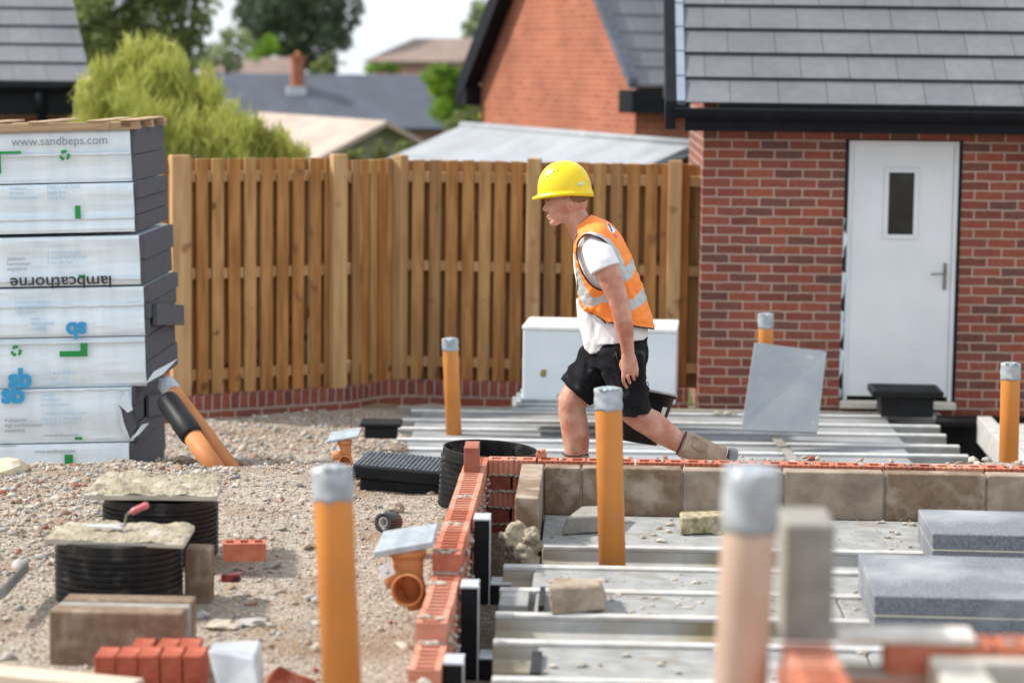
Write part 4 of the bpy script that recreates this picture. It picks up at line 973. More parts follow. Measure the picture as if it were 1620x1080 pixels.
def para(i, x, y, lines, hpx, m, gap): 
    for k, s_ in enumerate(lines): tx(i, x, y+k*gap, s_, hpx, m)
para(5, 15, 300, lorem[:3], 5, M_txtl, 8); para(5, 75, 298, lorem[2:5], 6, M_txtl, 9); bar(5, 120, 325, 128, 346, M_txtg)
para(4, 12, 412, ['platinum', 'harmonium', 'exposure'], 6, M_txtd, 8); para(4, 75, 402, ['1 keep wrapped', '2 store out of sun', '3 handle flat'], 6, M_txtl, 8)
tx(4, 178, 436, 'lambcathorne', 19, M_txtk, rot180=True, bold=.0015, xs=1.12); bar(4, 125, 434, 136, 439, M_txtg)
tx(3, 137, 510, 'sb', 26, M_txtb, rot180=True, bold=.006); para(3, 25, 480, ['insulation board', 'high performance', 'rigid foam'], 6, M_txtl, 8); para(3, 50, 506, ['wall', 'floor grade', 'roofing'], 6, M_txtl, 8)
bar(2, 95, 554, 139, 564, M_txtg); bar(2, 128, 542, 139, 554.5, M_txtg)
tx(2, 14, 612, 'sb', 30, M_txtb, bold=.008); para(2, 78, 592, ['1 wall & floor', 'rigid', 'insulation'], 6, M_txtl, 8)
tx(1, 3, 636, 'sb', 30, M_txtb, bold=.008); para(1, 66, 626, ['cavity', 'insulation', 'board system'], 6, M_txtl, 8); para(1, 66, 656, ['1 www.sandbeps.com', 'store in a dry place', 'protect from sun'], 6, M_txtl, 8); para(1, 8, 667, ['4 platinum', 'high performance', 'expanded'], 6, M_txtd, 8)
tx(1, 70, 690, 'www.sandbeps.com', 5, M_txtd); bar(1, 119, 690, 131, 695, M_txtg)
bar(0, 104, 718, 116, 748, M_txtg); tx(0, 55, 716, 'www.sandbeps.com', 6, M_txtd); tx(0, 0, 707, 'insulation', 5, M_txtd)
def recycle(i, px, py, rpx):
    rt, h = packs[i]; q = P(px, py, Y=14.4); l = Matrix.LocRotScale(rt.location, rt.rotation_euler, None).inverted() @ q; r = rpx/265
    b = MB()
    for k in range(3):
        a = k*2*math.pi/3 + math.pi/2
        def pt(t, rr): return (l.x + rr*math.cos(a+t), FY, l.z + rr*math.sin(a+t))
        b.prism([pt(-.55, r), pt(0, r*1.05), pt(.5, r), pt(.5, r*.5), pt(0, r*.5), pt(-.55, r*.5)], (0, .002, 0))
        b.prism([pt(.5, r*1.25), pt(1.05, r*.75), pt(.5, r*.25)], (0, .002, 0))
    b.build('recycling_symbol', M_txtg, rt)
recycle(6, 103, 246, 8.5); recycle(2, 26, 555, 9); recycle(0, 5, 748, 9)
# pallet on top
zt_ = prow(206, 206)[0]; q = P(238, 200, Y=14.4)
rt = empty('pallet', (q.x-.07, 14.38, zt_+.006), (0, R(-2.0), YAW), 'rough timber pallet lying on top of the insulation stack', 'pallet')
rt.scale = (1, .95, .74)
b = MB(); b.box(-1.75, 0, 0, .1, 0, .018); b.box(-1.75, 0, .5, .6, 0, .018); b.box(-1.75, 0, 1.0, 1.1, 0, .018); b.build('bottom_board', M_pallet, rt, bevel=.003)
for x in (-1.75, -1.28, -.86, -.18, -.003):
    for y in (0, .5, 1.0):
        b = MB(); b.box(x-.1 if x > -.1 else x, x if x > -.1 else x+.14, y, y+.1, .0185, .062); b.build('block', M_pallet, rt, bevel=.003)
b = MB(); b.box(-1.74, -.17, -.012, .011, .0, .065); b.build('side_board', M_pallet, rt, bevel=.003)
for x in (-1.7, -1.35, -1.0, -.65, -.3, -.11):
    b = MB(); b.box(x, x+.11, -.02, 1.02, .0655, .08); b.build('top_board', M_pallet, rt, bevel=.003)
for k in range(22):
    pass
# white packs on grey slabs behind the worker
fl_, fr_ = P(826, 634, Y=17.6), P(1068, 636, Y=17.5)
rt = empty('insulation_pack', fl_, math.atan2((fr_-fl_).y, (fr_-fl_).x), 'large dirty white insulation pack standing behind the worker against the fence', 'insulation pack')
Lw = (fr_-fl_).length; hw_ = P(826, 522, Y=17.6).z - fl_.z
b = MB(); b.box(0, Lw, 0, .62, 0, hw_)
o = b.build('wrapping_film', mat('dirty_white_film', (.60,.67,.72), (.72,.77,.80), scale=2, rough=.45, bump=.3, bscale=6, c3=(.46,.40,.26), s3=6, t3=(.68, .76)), rt, bevel=.012, seg=3)
b = MB(); b.box(-.006, Lw+.006, -.008, .63, hw_+.001, hw_+.035); b.build('top_cap', mat('white_cap', (.74,.76,.74), (.82,.83,.80), rough=.5, c3=(.6,.52,.3), s3=4, t3=(.7, .75)), rt, bevel=.01, seg=2)
b = MB(); b.rock((.155, -.004, .21), .028, seed=3, sub=2, squash=(.8, .2, 1.1)); b.build('mud_splash', mat('mud', (.30,.22,.09), rough=.9), rt)
fl_ = P(815, 648, Y=17.5); b = MB()
for k in range(3): b.box(-.02+.03*k, 1.14-.04*k, .02*k, .6, k*.030+.001*k, k*.030+.028)
tag(b.build('slab_stack', mat('grey_plastic_sheet', (.22,.25,.27), (.34,.37,.39), scale=5, rough=.5), loc=(fl_.x, fl_.y, fl_.z-.01), bevel=.004), 'thin grey sheets stacked beneath the white pack behind the worker', 'sheets')
# leaning grey sheet
tl_, tr_, br_, bl_ = P(1194, 541, Y=17.35), P(1308, 556, Y=17.35), P(1293, 684, Y=16.95), P(1173, 680, Y=16.95)
n_ = (tr_-tl_).cross(bl_-tl_).normalized()*.022
if n_.y < 0: n_ = -n_
c0 = (bl_+br_)/2; b = MB(); b.hexa([p-c0 for p in (bl_, br_, br_+n_, bl_+n_, tl_, tr_, tr_+n_, tl_+n_)])
tag(b.build('leaning_sheet', mat('grey_sheet', (.20,.225,.25), (.25,.275,.30), scale=3, rough=.6, bump=.25, bscale=40, c3=(.33,.35,.37), s3=7, t3=(.68, .74)), loc=c0, bevel=.002), 'flat grey sheet leaning on a pipe in front of the garage wall', 'sheet')
q = P(1150, 655, Y=18.6); rubble('rubble_scraps', 'pale scraps of mortar on the far wall left of the leaning sheet', [((q.x+rb.uniform(-.08, .12), 18.7, q.z-.02+rb.uniform(0, .02)), rb.uniform(.01, .025), (1.4, 1, .6)) for _ in range(9)], [M_mortar])
# black chamber cover in front of the door
c = P(1436, 657, Y=18.3); rt = empty('drain_cover', (c.x, c.y, c.z-.02), R(-3), 'black plastic drain cover box standing in front of the white door', 'drain cover')
b = MB(); b.box(-.20, .20, .04, .40, 0, .15); b.build('body', M_black, rt, bevel=.008)
b = MB(); b.box(-.27, .27, 0, .46, .1505, .205); b.build('lid', M_black, rt, bevel=.01, seg=2)
b = MB()
for k in range(9): b.box(-.24, .24, .03+k*.046, .05+k*.046, .2052, .210)
b.build('lid_ribs', M_black, rt)
c = P(600, 680, Y=16.2); b = MB(); b.box(-.10, .12, 0, .2, -.06, .02); b.box(-.13, .15, -.02, .24, .0205, .045)
tag(b.build('drain_cover', M_black, loc=c, bevel=.006), 'small black drain lid in the pale gravel left of the far beams', 'drain cover')

# ------------------------------------------------------------------ chamber, lids and boards on the gravel
c = P(632, 792, Y=11.5)
rt = empty('chamber_lid', (c.x, 11.45, -.125), (0, R(3.6), R(-6)), 'square black chamber cover with chequered top lying on the gravel beside the ribbed ring', 'drain cover')
zt_ = P(620, 741, Y=11.45).z + .125
b = MB(); b.box(-.20, .235, .03, .40, -.03, zt_*.55); b.build('body', M_black, rt, bevel=.012, seg=3)
b = MB(); b.box(-.238, .245, 0, .44, zt_*.555, zt_-.004); b.build('lid', M_black, rt, bevel=.008, seg=2)
b = MB()
for i in range(22):
    for j in range(20):
        x = -.225 + i*.0212; y = .012 + j*.0212
        if (i+j) % 2: b.box(x, x+.019, y+.004, y+.012, zt_-.0035, zt_+.002)
        else: b.box(x+.006, x+.013, y, y+.018, zt_-.0035, zt_+.002)
b.build('tread_pattern', mat('worn_black_plastic', (.10,.11,.12), (.20,.22,.24), scale=30, rough=.45), rt)
b = MB(); b.rock((0, 0, .02), .038, seed=11, sub=2, squash=(1.1, .8, .7)); q = P(626, 790, Y=10.95); tag(b.build('stone', M_st1, loc=(q.x, q.y, gz(q.x, q.y)), uv=False), 'single pale stone in front of the black chamber cover', 'stone')
def chamber(label, cx, Y, ztop, zbot, r, nr, tiltv=(0, 0), opened=False, group=None, name='inspection_chamber'):
    c = P(cx, 800, Y=Y); rt = empty(name, (c.x, Y, zbot), (tiltv[0], tiltv[1], 0), label, 'drain chamber', group); H = ztop-zbot
    b = MB(); prof = [(r*.93, 0)]
    Hn = H - .035; p_ = Hn/nr
    for k in range(nr):
        z = k*p_; prof += [(r*.955, z+p_*.05), (r*.955, z+p_*.45), (r, z+p_*.52), (r, z+p_*.85), (r*.955, z+p_*.95)]
    prof += [(r*.965, Hn), (r*.965, H), (r*.93, H)]
    if opened: prof += [(r*.925, H-.01), (r*.92, .02), (.001, .02)]
    else: prof += [(.001, H)]
    b.lathe(prof, 72); o = b.build('ribbed_ring', M_blackrib, rt, uv=False)
    for p in o.data.polygons: p.use_smooth = False
    if opened:
        b = MB(); b.box(.03, .06, r*.82, r*.915, H-.075, H-.045); b.box(.10, .135, r*.78, r*.87, H-.08, H-.03); b.build('inner_lug', M_blackrib, rt)
    return rt
chamber('open black ribbed chamber ring behind the brick corner', 768, 11.18, .172, -.22, .231, 14, (R(1.5), R(3.2)), True)
G2 = 'ribbed chambers used as stands for mortar boards'
chamber('nearer black ribbed chamber ring under a mortar board with a trowel', 188, 8.9, P(188, 864, Y=8.7).z, -.06, .238, 9, group=G2)
chamber('farther black ribbed chamber ring under a mortar board, behind the first', 254, 9.75, P(254, 796, Y=9.55).z, -.06, .236, 11, group=G2)
def board(label, q4, z, th, seed, group, heap=.024):
    pts_ = [P(x, y, Z=z) for x, y in q4]; c = sum(pts_, Vector())/4
    rt = empty('mortar_board', (c.x, c.y, z), 0, label, 'mortar board', group)
    b = MB(); lo = [p-c-Vector((0, 0, th)) for p in pts_]; b.hexa(lo + [p-c for p in pts_]); b.build('board', M_board, rt, bevel=.003)
    # spread of mortar
    n = 34; m_ = MB(); vs = []
    L = [pts_[0].lerp(pts_[3], t) for t in (0, 1)]
    for i in range(n+1):
        for j in range(n+1):
            u, v = i/n, j/n
            p = (pts_[0]*(1-u)+pts_[1]*u)*(1-v) + (pts_[3]*(1-u)+pts_[2]*u)*v - c
            edge = min(u, 1-u, v, 1-v) + .05*noise.noise(Vector((u*6, v*6, seed+4))); e = max(0, min(1, edge*16+.35))
            nn = noise.noise(Vector((u*5, v*5, seed)))*.5 + noise.noise(Vector((u*13, v*13, seed)))*.4 + .3*noise.noise(Vector((u*27, v*27, seed)))
            vs.append((p.x, p.y, -.006 + e*(.018 + heap*nn)))
    m_.add(vs, [(j+i*(n+1), j+(i+1)*(n+1), j+1+(i+1)*(n+1), j+1+i*(n+1)) for i in range(n) for j in range(n)], 0, True)
    k = m_
    for _ in range(26):
        u, v = random.uniform(.03, .97), random.uniform(.02, .9); p = (pts_[0]*(1-u)+pts_[1]*u)*(1-v) + (pts_[3]*(1-u)+pts_[2]*u)*v - c
        k.rock((p.x, p.y, .006), random.uniform(.005, .014), seed=random.random()*99, squash=(1.4, 1, .6))
    m_.build('mortar_spread', M_wetmortar, rt, uv=False)
    return rt, c
zb1 = P(188, 862, Y=8.66).z; zb2 = P(250, 786, Y=9.5).z
b1, c1 = board('nearer mortar board with a pink-handled trowel, on a black ribbed chamber', [(69, 853), (291, 860), (308, 832), (104, 829)], zb1, .018, 1, 'mortar boards')
board('farther mortar board heaped with drying mortar, on the second ribbed chamber', [(131, 782), (344, 784), (352, 755), (160, 753)], zb2, .022, 9, 'mortar boards', .04)
t0 = P(198, 832, Y=8.83); tr = empty('trowel', t0, 0, 'pointing trowel with a worn pink handle lying on the nearer mortar board', 'trowel')
def rel(x, y, Y): return P(x, y, Y=Y) - t0
b = MB(); b.tube([rel(207, 811, 8.80), rel(211, 808, 8.80), rel(222, 803, 8.80), rel(231, 799, 8.80), rel(235, 798, 8.80)], [.009, .0125, .012, .0135, .009], 14); b.build('handle', mat('pink_handle', (.48,.10,.12), (.56,.17,.18), scale=20, rough=.6, c3=(.5,.42,.36), s3=30, t3=(.5, .7)), tr, uv=False)
b = MB(); b.tube([rel(210, 809, 8.80), rel(204, 811, 8.81), rel(199, 816, 8.82), rel(198, 829, 8.84), rel(190, 833, 8.86)], [.005, .005, .0045, .004, .005], 8); b.build('shank', M_steel, tr, uv=False)
a_ = rel(196, 833, 8.86); b = MB(); b.hexa([a_+Vector(v) for v in ((-.14, -.02, 0), (.0, -.05, -.002), (.005, .05, -.002), (-.14, .02, 0), (-.14, -.02, .004), (.0, -.05, .004), (.005, .05, .004), (-.14, .02, .004))]); b.build('blade', mat('mortar_smeared_steel', (.42,.40,.36), (.6,.58,.54), rough=.5, metal=.4), tr)
# blocks
def stand_block(label, x0, x1, ybot, ytop, Y, dep, m, group=None, rot=-PSI):
    a, c = P(x0, ybot, Y=Y), P(x1, ybot, Y=Y); h = P((x0+x1)/2, ytop, Y=Y).z - a.z
    b = MB(); b.box(0, (c-a).length, 0, dep, 0, h); return tag(b.build('concrete_block', m, loc=a, rot=rot, bevel=.007, seg=2), label, 'block', group)
stand_block('front one of three upright concrete blocks in front of the nearer chamber', 78, 290, 1064, 967, 8.0, .098, M_block, 'upright blocks leaning together')
stand_block('middle one of three upright concrete blocks, its edge just showing', 88, 298, 1054, 960, 8.115, .085, M_blockg, 'upright blocks leaning together')
stand_block('rear one of three upright concrete blocks, sticking out to the right', 100, 305, 1050, 949, 8.21, .10, M_block, 'upright blocks leaning together')
stand_block('single brown block standing end-on between the two ribbed chambers', 292, 333, 960, 868, 8.95, .10, M_block)
# red bricks in the foreground
G3 = 'red bricks in the bottom left pile'
lab9 = ['leftmost brick of the front row', 'second brick of the front row', 'third brick of the front row', 'fourth brick of the front row', 'rightmost brick of the front row', 'left brick of the rear row', 'middle brick of the rear row', 'right brick of the rear row']
M_rb = mat('solid_red_brick', (.33,.07,.035), (.47,.12,.07), scale=14, rough=.9, bump=.9, bscale=60, c3=(.50,.33,.25), s3=16, t3=(.60, .74))
for k in range(8):
    fr_row = k < 5; x = (148 + 35.5*k) if fr_row else (206 + 38*(k-5)); Y = 7.72 if fr_row else 7.86
    a = P(x, 1000, Y=Y); b = MB(); b.box(0, .0695, 0, .135, 0, .1125)
    z = gz(a.x, Y)+ (P(x, 1042 if fr_row else 1026, Y=Y).z - gz(a.x, Y)) - .1025
    tag(b.build('red_brick', M_rb, loc=(a.x, Y, z), rot=(0, rb.uniform(-.03, .03), rb.uniform(-.06, .06)), bevel=.004), lab9[k] + ' in the red brick pile at the bottom left', 'brick', G3)
q = P(352, 880, Z=0.0); b = MB(); brick(b, 0, .17, 0, .10, 0, .07, 0, holes=(3, 1, .03, .05)); 
tag(b.build('red_brick', M_b1, loc=(q.x, q.y, -.02), rot=.12, bevel=.004), 'lone red brick lying on the gravel right of the chambers', 'brick')
q = P(350, 916, Z=0.0); b = MB(); b.box(0, .07, 0, .05, 0, .03); b.box(.012, .058, -.004, 0, .004, .022)
tag(b.build('tape_measure', mat('red_black_case', (.35,.03,.03), (.04,.02,.02), scale=18, rough=.5, contrast=(.45, .55)), loc=(q.x, q.y, -.012), bevel=.006), 'small red and black case on the gravel below the lone brick', 'small case')
def shard(label, px, py, r, m, seed, sq=(1.2, .9, .8), cat='brick shard', Y=None, name='brick_shard', zoff=.2, jag=.45):
    q = P(px, py, Y=Y) if Y else P(px, py, Z=0.0); b = MB(); b.rock((0, 0, 0), r, seed=seed, sub=2, jag=jag, squash=sq)
    return tag(b.build(name, m, loc=(q.x, q.y, gz(q.x, q.y)+r*zoff), uv=False), label, cat)
shard('broken red brick shard on the gravel at the bottom beside the pipe', 457, 1056, .060, M_rb, 5.2, (1.2, .8, .9), zoff=.55)
shard('small red brick shard just left of the larger one', 430, 1062, .030, M_rb, 8.9, zoff=.5)
shard('brown clod showing right of the near orange pipe', 578, 1062, .045, M_st3, 2.7, cat='stone', name='stone', jag=.25)
shard('flat pale stone right of the nearer chamber', 355, 955, .05, M_st1, 3.3, (1.3, 1, .35), 'stone', name='stone')
shard('flat pale stone behind the first flat one', 398, 950, .045, M_st2, 6.1, (1.5, 1, .3), 'stone', name='stone')
shard('large rounded cream stone at the left edge below the insulation stack', 14, 764, .10, mat('cream_stone', (.5,.42,.28), (.62,.55,.42), scale=5, rough=.9), 1.2, (.9, .8, .55), 'stone', name='boulder', Y=11.8, jag=.2)
shard('dark clod of earth at the foot of the leaning pipes', 288, 742, .06, M_soil, 7.1, (1.5, .8, .8), 'clod', name='earth_clod', Y=13.0, zoff=.7, jag=.3)
# pale offcuts
lump('concrete_offcut', 'pale grey offcut lying at the left edge of the gravel', [(-4, 955), (10, 945), (46, 905)], .0, .05, M_conc, 'offcut')
lump('plastic_offcut', 'pale translucent plastic offcut at the bottom beside the red bricks', [(345, 1092), (412, 1096), (418, 1060)], .0, .10, mat('translucent_plastic', (.36,.39,.42), (.56,.58,.60), scale=9, rough=.35), 'offcut', (-.02, .03), .02)
a = P(-60, 1100, Y=7.3); c = P(235, 1112, Y=7.3); b = MB(); b.box(0, (c-a).length, -.1, .02, 0, .04)
tag(b.build('timber_plank', mat('pale_plank', (.50,.40,.30), (.62,.52,.41), scale=4, rough=.8, stretch=(.6, 6, 6), bump=.3), loc=(a.x, 7.50, P(0, 1056, Y=7.45).z-.04), rot=-.30, bevel=.004), 'pale timber plank across the bottom left corner', 'plank')
# tape roll
q = P(617, 826, Y=9.85); rt = empty('tape_roll', (q.x, q.y, q.z), (R(80), 0, R(-30)), 'roll of black tape lying on its side on the gravel', 'tape roll')
b = MB(); b.lathe([(.021, -.03), (.043, -.03), (.044, -.028), (.044, .05), (.043, .052), (.021, .052), (.021, -.03)], 40, cap=False); b.build('tape', mat('black_tape', (.02,.02,.022), (.035,.035,.04), rough=.35), rt, uv=False)
b = MB(); b.lathe([(.018, -.031), (.0208, -.031), (.0208, .053), (.018, .053), (.018, -.031)], 32, cap=False); b.build('core', mat('card_core', (.40,.38,.36), (.5,.48,.45)), rt, uv=False)
# drain fittings with taped tops
def gully(label, px, py, Y, k, full=True):
    o = P(px, py, Y=Y); s = Y/FPX; rt = empty('drain_fitting', o, 0, label, 'drain fitting', 'orange drain fittings with taped tops')
    def r_(dx, dy, dd=0): return Vector((dx*k*s, dd, -dy*k*s))
    b = MB()
    b.tube([r_(4, -22), r_(6, -5), r_(10, 25), r_(22, 75)], [.044*k*1.5, .040*k*1.45, .036*k*1.3, .03*k*1.3], 32)
    b.tube([r_(4, -24), r_(4, -10)], [.052*k*1.35, .052*k*1.35], 32)
    b.tube([r_(0, 20, 0), r_(-30, 24, -.02)], .040*k*1.1, 28)
    body = b.build('body', M_fit, rt, uv=False)
    c_ = r_(8, 37, -.075*k*1.2); R_ = .056*k
    sb = MB(); nn = 36; ax = Vector((-.12, -1, .10)).normalized(); u = Vector((1, 0, 0)); u = (u-ax*u.dot(ax)).normalized(); v = ax.cross(u)
    rings = [[c_ + ax*d_ + u*(rr*math.cos(2*math.pi*j/nn)) + v*(rr*math.sin(2*math.pi*j/nn)) for j in range(nn)] for d_, rr in ((-.09*k, R_*.9), (-.03*k, R_*.92), (-.028*k, R_*1.02), (.03*k, R_*1.05), (.032*k, R_*.95), (-.03*k, R_*.90), (-.07*k, R_*.8))]
    sb.loft(rings); sb.build('socket', M_fit, rt, uv=False)
    pl_ = MB(); p4 = [r_(-48, -22, -.075*k), r_(46, -40, -.075*k), r_(52, -58, .075*k), r_(-36, -44, .075*k)]
    pl_.hexa([p - Vector((.0, 0, .024*k)) for p in p4] + p4); pl_.build('taped_top', M_tape, rt, bevel=.004, seg=2)
    if full:
        lb = MB(); q4 = [r_(-34, 24, -.075), r_(-13, 12, -.08), r_(-22, -8, -.075), r_(-40, 4, -.07)]
        lb.hexa([p + Vector((0, .003, 0)) for p in q4] + q4); lb.build('white_label', mat('label_paper', (.7,.7,.7), (.8,.8,.8), c3=(.2,.2,.2), s3=60, t3=(.62, .66)), rt)
gully('orange drain fitting with a silver taped top and round socket beside the stepped wall', 640, 888, 8.75, 1.0)
gully('smaller-looking orange drain fitting with taped top in the far gravel', 543, 708, 12.6, .55, False)
# near right corner of the next plot
ZN = .77
nq = toUV(P(1238, 1016, Z=ZN)); n0u, n0v = nq.x, nq.y
nwall = empty('brick_wall', (0, 0, 0), -PSI, 'very blurred corner of perforated brick wall at the bottom right, nearest the camera', 'wall')
b = MB(); mo = MB()
for c in range(12):
    z1 = ZN - c*.075; v = n0v + (.11 if c % 2 else 0)
    v -= .0
    while v > n0v - 1.0:
        brick(b, n0u, n0u+.1025, v-.215, v, z1-.065, z1, pick(), holes=(1, 6, .06, .014) if c == 0 else None); v -= .225
    u = n0u + .105 + (.0 if c % 2 else .11)
    while u < n0u + 1.2:
        brick(b, u, u+.215, n0v, n0v+.1025, z1-.065, z1, pick(), holes=(3, 1, .038, .04) if c == 0 else None); u += .225
    mo.box(n0u+.004, n0u+.098, n0v-1.0, n0v+.09, z1-.0752, z1-.0648); mo.box(n0u+.099, n0u+1.2, n0v+.004, n0v+.098, z1-.0752, z1-.0648)
m2 = MB(); m2.box(n0u+.11, n0u+.395, n0v-.004, n0v+.096, ZN+.001, ZN+.02); m2.build('mortar_bed', mat('pale_mortar', (.56,.50,.44), (.70,.65,.59), scale=20, rough=.9), nwall, bevel=.004); 
for k in range(30): mo.rock((n0u+.12+rb.random()*1.0, n0v+.05+rb.uniform(-.03, .03), ZN+.004), rb.uniform(.008, .018), seed=rb.random()*99, squash=(1.6, 1, .5))
b.build('brickwork', BM, nwall, bevel=.0015); mo.build('mortar_joint', M_mortar, nwall)
p = UV(n0u-.0, n0v+.0, ZN+.002); b = MB(); b.box(0, .102, 0, .2, 0, .245)
tag(b.build('concrete_block', M_blockg, loc=p, rot=-PSI, bevel=.006, seg=2), 'blurred grey block stood on end on the near brick corner at the bottom right', 'block')
il = empty('block_wall', (0, 0, 0), -PSI, 'blurred pale block leaf in the bottom right corner inside the near brick wall', 'wall')
q = toUV(P(1466, 1030, Z=ZN-.02)); M_bp = mat('pale_block', (.46,.42,.36), (.58,.54,.47), scale=12, rough=.95, bump=.5)
rough_block(il, q.x, q.x+.44, q.y-.08, q.y+.02, ZN-.235, ZN-.02, M_bp); rough_block(il, q.x, q.x+.10, q.y-.53, q.y-.09, ZN-.235, ZN-.02, M_bp)
rough_block(il, q.x+.11, q.x+.6, q.y-.5, q.y-.09, ZN-.25, ZN-.10, M_blockg, 'inner_fill')
# ------------------------------------------------------------------ the worker
YM = 11.95
mroot = P(985, 782, Y=YM); mroot.z = -.16
def m3(name, c1, c2, **k): return mat(name, c1, c2, **k)
M_skin, _t, _b = node_mat('skin')
_b.inputs['Roughness'].default_value = .5; _b.inputs['Subsurface Weight'].default_value = .25; _b.inputs['Subsurface Radius'].default_value = (.012, .004, .002); _b.inputs['Subsurface Scale'].default_value = 1
_co = _t.nodes.new('ShaderNodeTexCoord'); _n = _t.nodes.new('ShaderNodeTexNoise'); _n.inputs['Scale'].default_value = 13; _n.inputs['Detail'].default_value = 5
_r = _t.nodes.new('ShaderNodeValToRGB'); _r.color_ramp.elements[0].position = .35; _r.color_ramp.elements[0].color = (.44,.17,.11,1); _r.color_ramp.elements[1].position = .7; _r.color_ramp.elements[1].color = (.64,.36,.26,1)
_t.links.new(_co.outputs['Object'], _n.inputs['Vector']); _t.links.new(_n.outputs['Fac'], _r.inputs[0]); _t.links.new(_r.outputs[0], _b.inputs['Base Color'])
M_hair = mat('ginger_hair', (.16,.08,.04), (.26,.14,.07), scale=60, rough=.7)
M_shirt = mat('white_cotton', (.74,.74,.76), (.82,.82,.83), rough=.85, bump=.15, bscale=14, bdist=.02)
M_vest = mat('orange_vest', (.95,.24,.035), (1.0,.30,.05), scale=4, rough=.65, bump=.2, bscale=10, bdist=.02)
M_silver = mat('reflective_tape', (.42,.45,.44), (.52,.55,.54), scale=8, rough=.45)
M_pipe_trim = mat('dark_binding', (.04,.015,.015), (.06,.02,.02), rough=.7)
M_short = mat('black_shorts_cloth', (.007,.007,.009), (.017,.017,.020), scale=7, rough=.95, spec=.15, bump=.5, bscale=9, bdist=.03, c3=(.06,.058,.058), s3=16, t3=(.60, .74))
M_boot = mat('dusty_suede', (.30,.215,.15), (.46,.36,.27), scale=16, rough=.9, bump=.5, bscale=60)
M_sole = mat('boot_sole', (.20,.21,.22), (.30,.31,.32), rough=.6)
M_helm = mat('yellow_helmet_shell', (.86,.60,.008), (.90,.66,.012), rough=.33, scale=2, spec=.45, c3=(.70,.50,.03), s3=14, t3=(.62, .74))
man = empty('person', mroot, 0, 'construction worker in a yellow hard hat and orange vest striding left past the block wall', 'person')
def M(x, y, d=0): return P(x, y, Y=YM+d) - mroot
PX = YM/FPX          # metres per photo pixel at the worker
def limb(mb, pts, n=22, flat=None):
    """pts: (x, y, d, r_inplane_px, r_side_px)"""
    mb.tube([M(p[0], p[1], p[2]) for p in pts], [(p[4]*PX, p[3]*PX) for p in pts], n, flat=Vector((0, 1, 0)))
def e(mb, x, y, d, rx, rz, ry, ang=0):
    mb.ell(M(x, y, d), (rx*PX, ry*PX, rz*PX), Matrix.Rotation(R(ang), 3, 'Y'))
# --- body: head, neck, arms, legs
b = MB()
e(b, 898, 316, 0, 32, 33, 24, 0); e(b, 885, 322, 0, 22, 24, 20, 0)            # skull, brow block
e(b, 884, 337, 0, 16.5, 17, 17, -20); e(b, 879, 349, 0, 9.5, 8, 12, -25); e(b, 896, 340, 0, 14, 14, 18.5, 0)     # cheeks, chin, jaw corner
b.tube([M(870.5, 319), M(864.5, 326), M(861.5, 331)], [2.2*PX*1.5, 3.0*PX, 3.6*PX], 12); e(b, 861.5, 331.5, 0, 3.3, 3, 4, 0); e(b, 865, 333, .012, 3, 2.5, 2.5); e(b, 865, 333, -.012, 3, 2.5, 2.5)
e(b, 870, 341.5, 0, 4.6, 2.3, 8); e(b, 870.5, 346, 0, 4.4, 2.4, 7.5); e(b, 875, 352.5, 0, 5.5, 4.6, 7); e(b, 868, 319, 0, 5, 3, 16)
for s in (-1, 1):
    e(b, 880, 333, s*.035, 10, 8, 6)
    e(b, 902, 326, s*.078, 5.0, 8.8, 2.2, -10); e(b, 904, 324, s*.081, 3.2, 6.5, 3, -10)
limb(b, [(905, 335, 0, 21, 19), (913, 349, 0, 19.5, 18), (921, 362, 0, 21, 21), (932, 378, 0, 27, 32)])       # neck
limb(b, [(938, 390, -.08, 16, 13), (945, 394, -.14, 18.5, 15), (951, 404, -.192, 19, 16.5), (959, 425, -.223, 20, 18.3), (970, 452, -.235, 18.5, 17.5), (977, 470, -.24, 16.2, 16), (981, 485, -.24, 15.6, 15.5), (984, 500, -.238, 15.2, 15.5), (989, 525, -.23, 13.2, 13), (992, 545, -.225, 11, 9.6), (993.5, 558, -.222, 10.4, 8.4), (994, 568, -.222, 11.5, 8.0)])   # near arm
limb(b, [(948, 388, .10, 22, 20), (955, 392, .17, 22, 20), (972, 430, .22, 20, 18), (990, 480, .235, 16, 16), (1000, 530, .22, 13, 13), (1007, 566, .21, 10.5, 8.5), (1008, 576, .21, 11, 8)])
limb(b, [(962, 566, .085, 29, 26), (948, 580, .10, 29, 27), (920, 612, .10, 26.5, 26), (905, 636, .10, 24, 24), (905, 652, .10, 22.5, 23), (908, 668, .10, 22.5, 23.5), (911, 690, .10, 22.6, 22), (912, 710, .10, 20, 19), (912, 730, .10, 17, 16), (911, 752, .10, 16, 15)])   # far, leading leg
e(b, 894, 639, .10, 11, 14, 16, 8)
limb(b, [(985, 566, -.085, 33, 29), (988, 590, -.095, 32, 30), (993, 620, -.10, 28, 27), (998, 650, -.10, 22, 24), (1012, 660, -.10, 20.5, 23), (1030, 669, -.10, 22, 24), (1050, 684, -.10, 20.5, 21), (1070, 697, -.10, 17, 17), (1088, 708, -.10, 14.5, 14), (1104, 716, -.10, 14, 13)])     # near, trailing leg
limb(b, [(940, 400, 0, 26, 44), (960, 450, 0, 34, 42), (975, 500, 0, 36, 40), (981, 538, 0, 32, 36)])   # trunk under the clothes
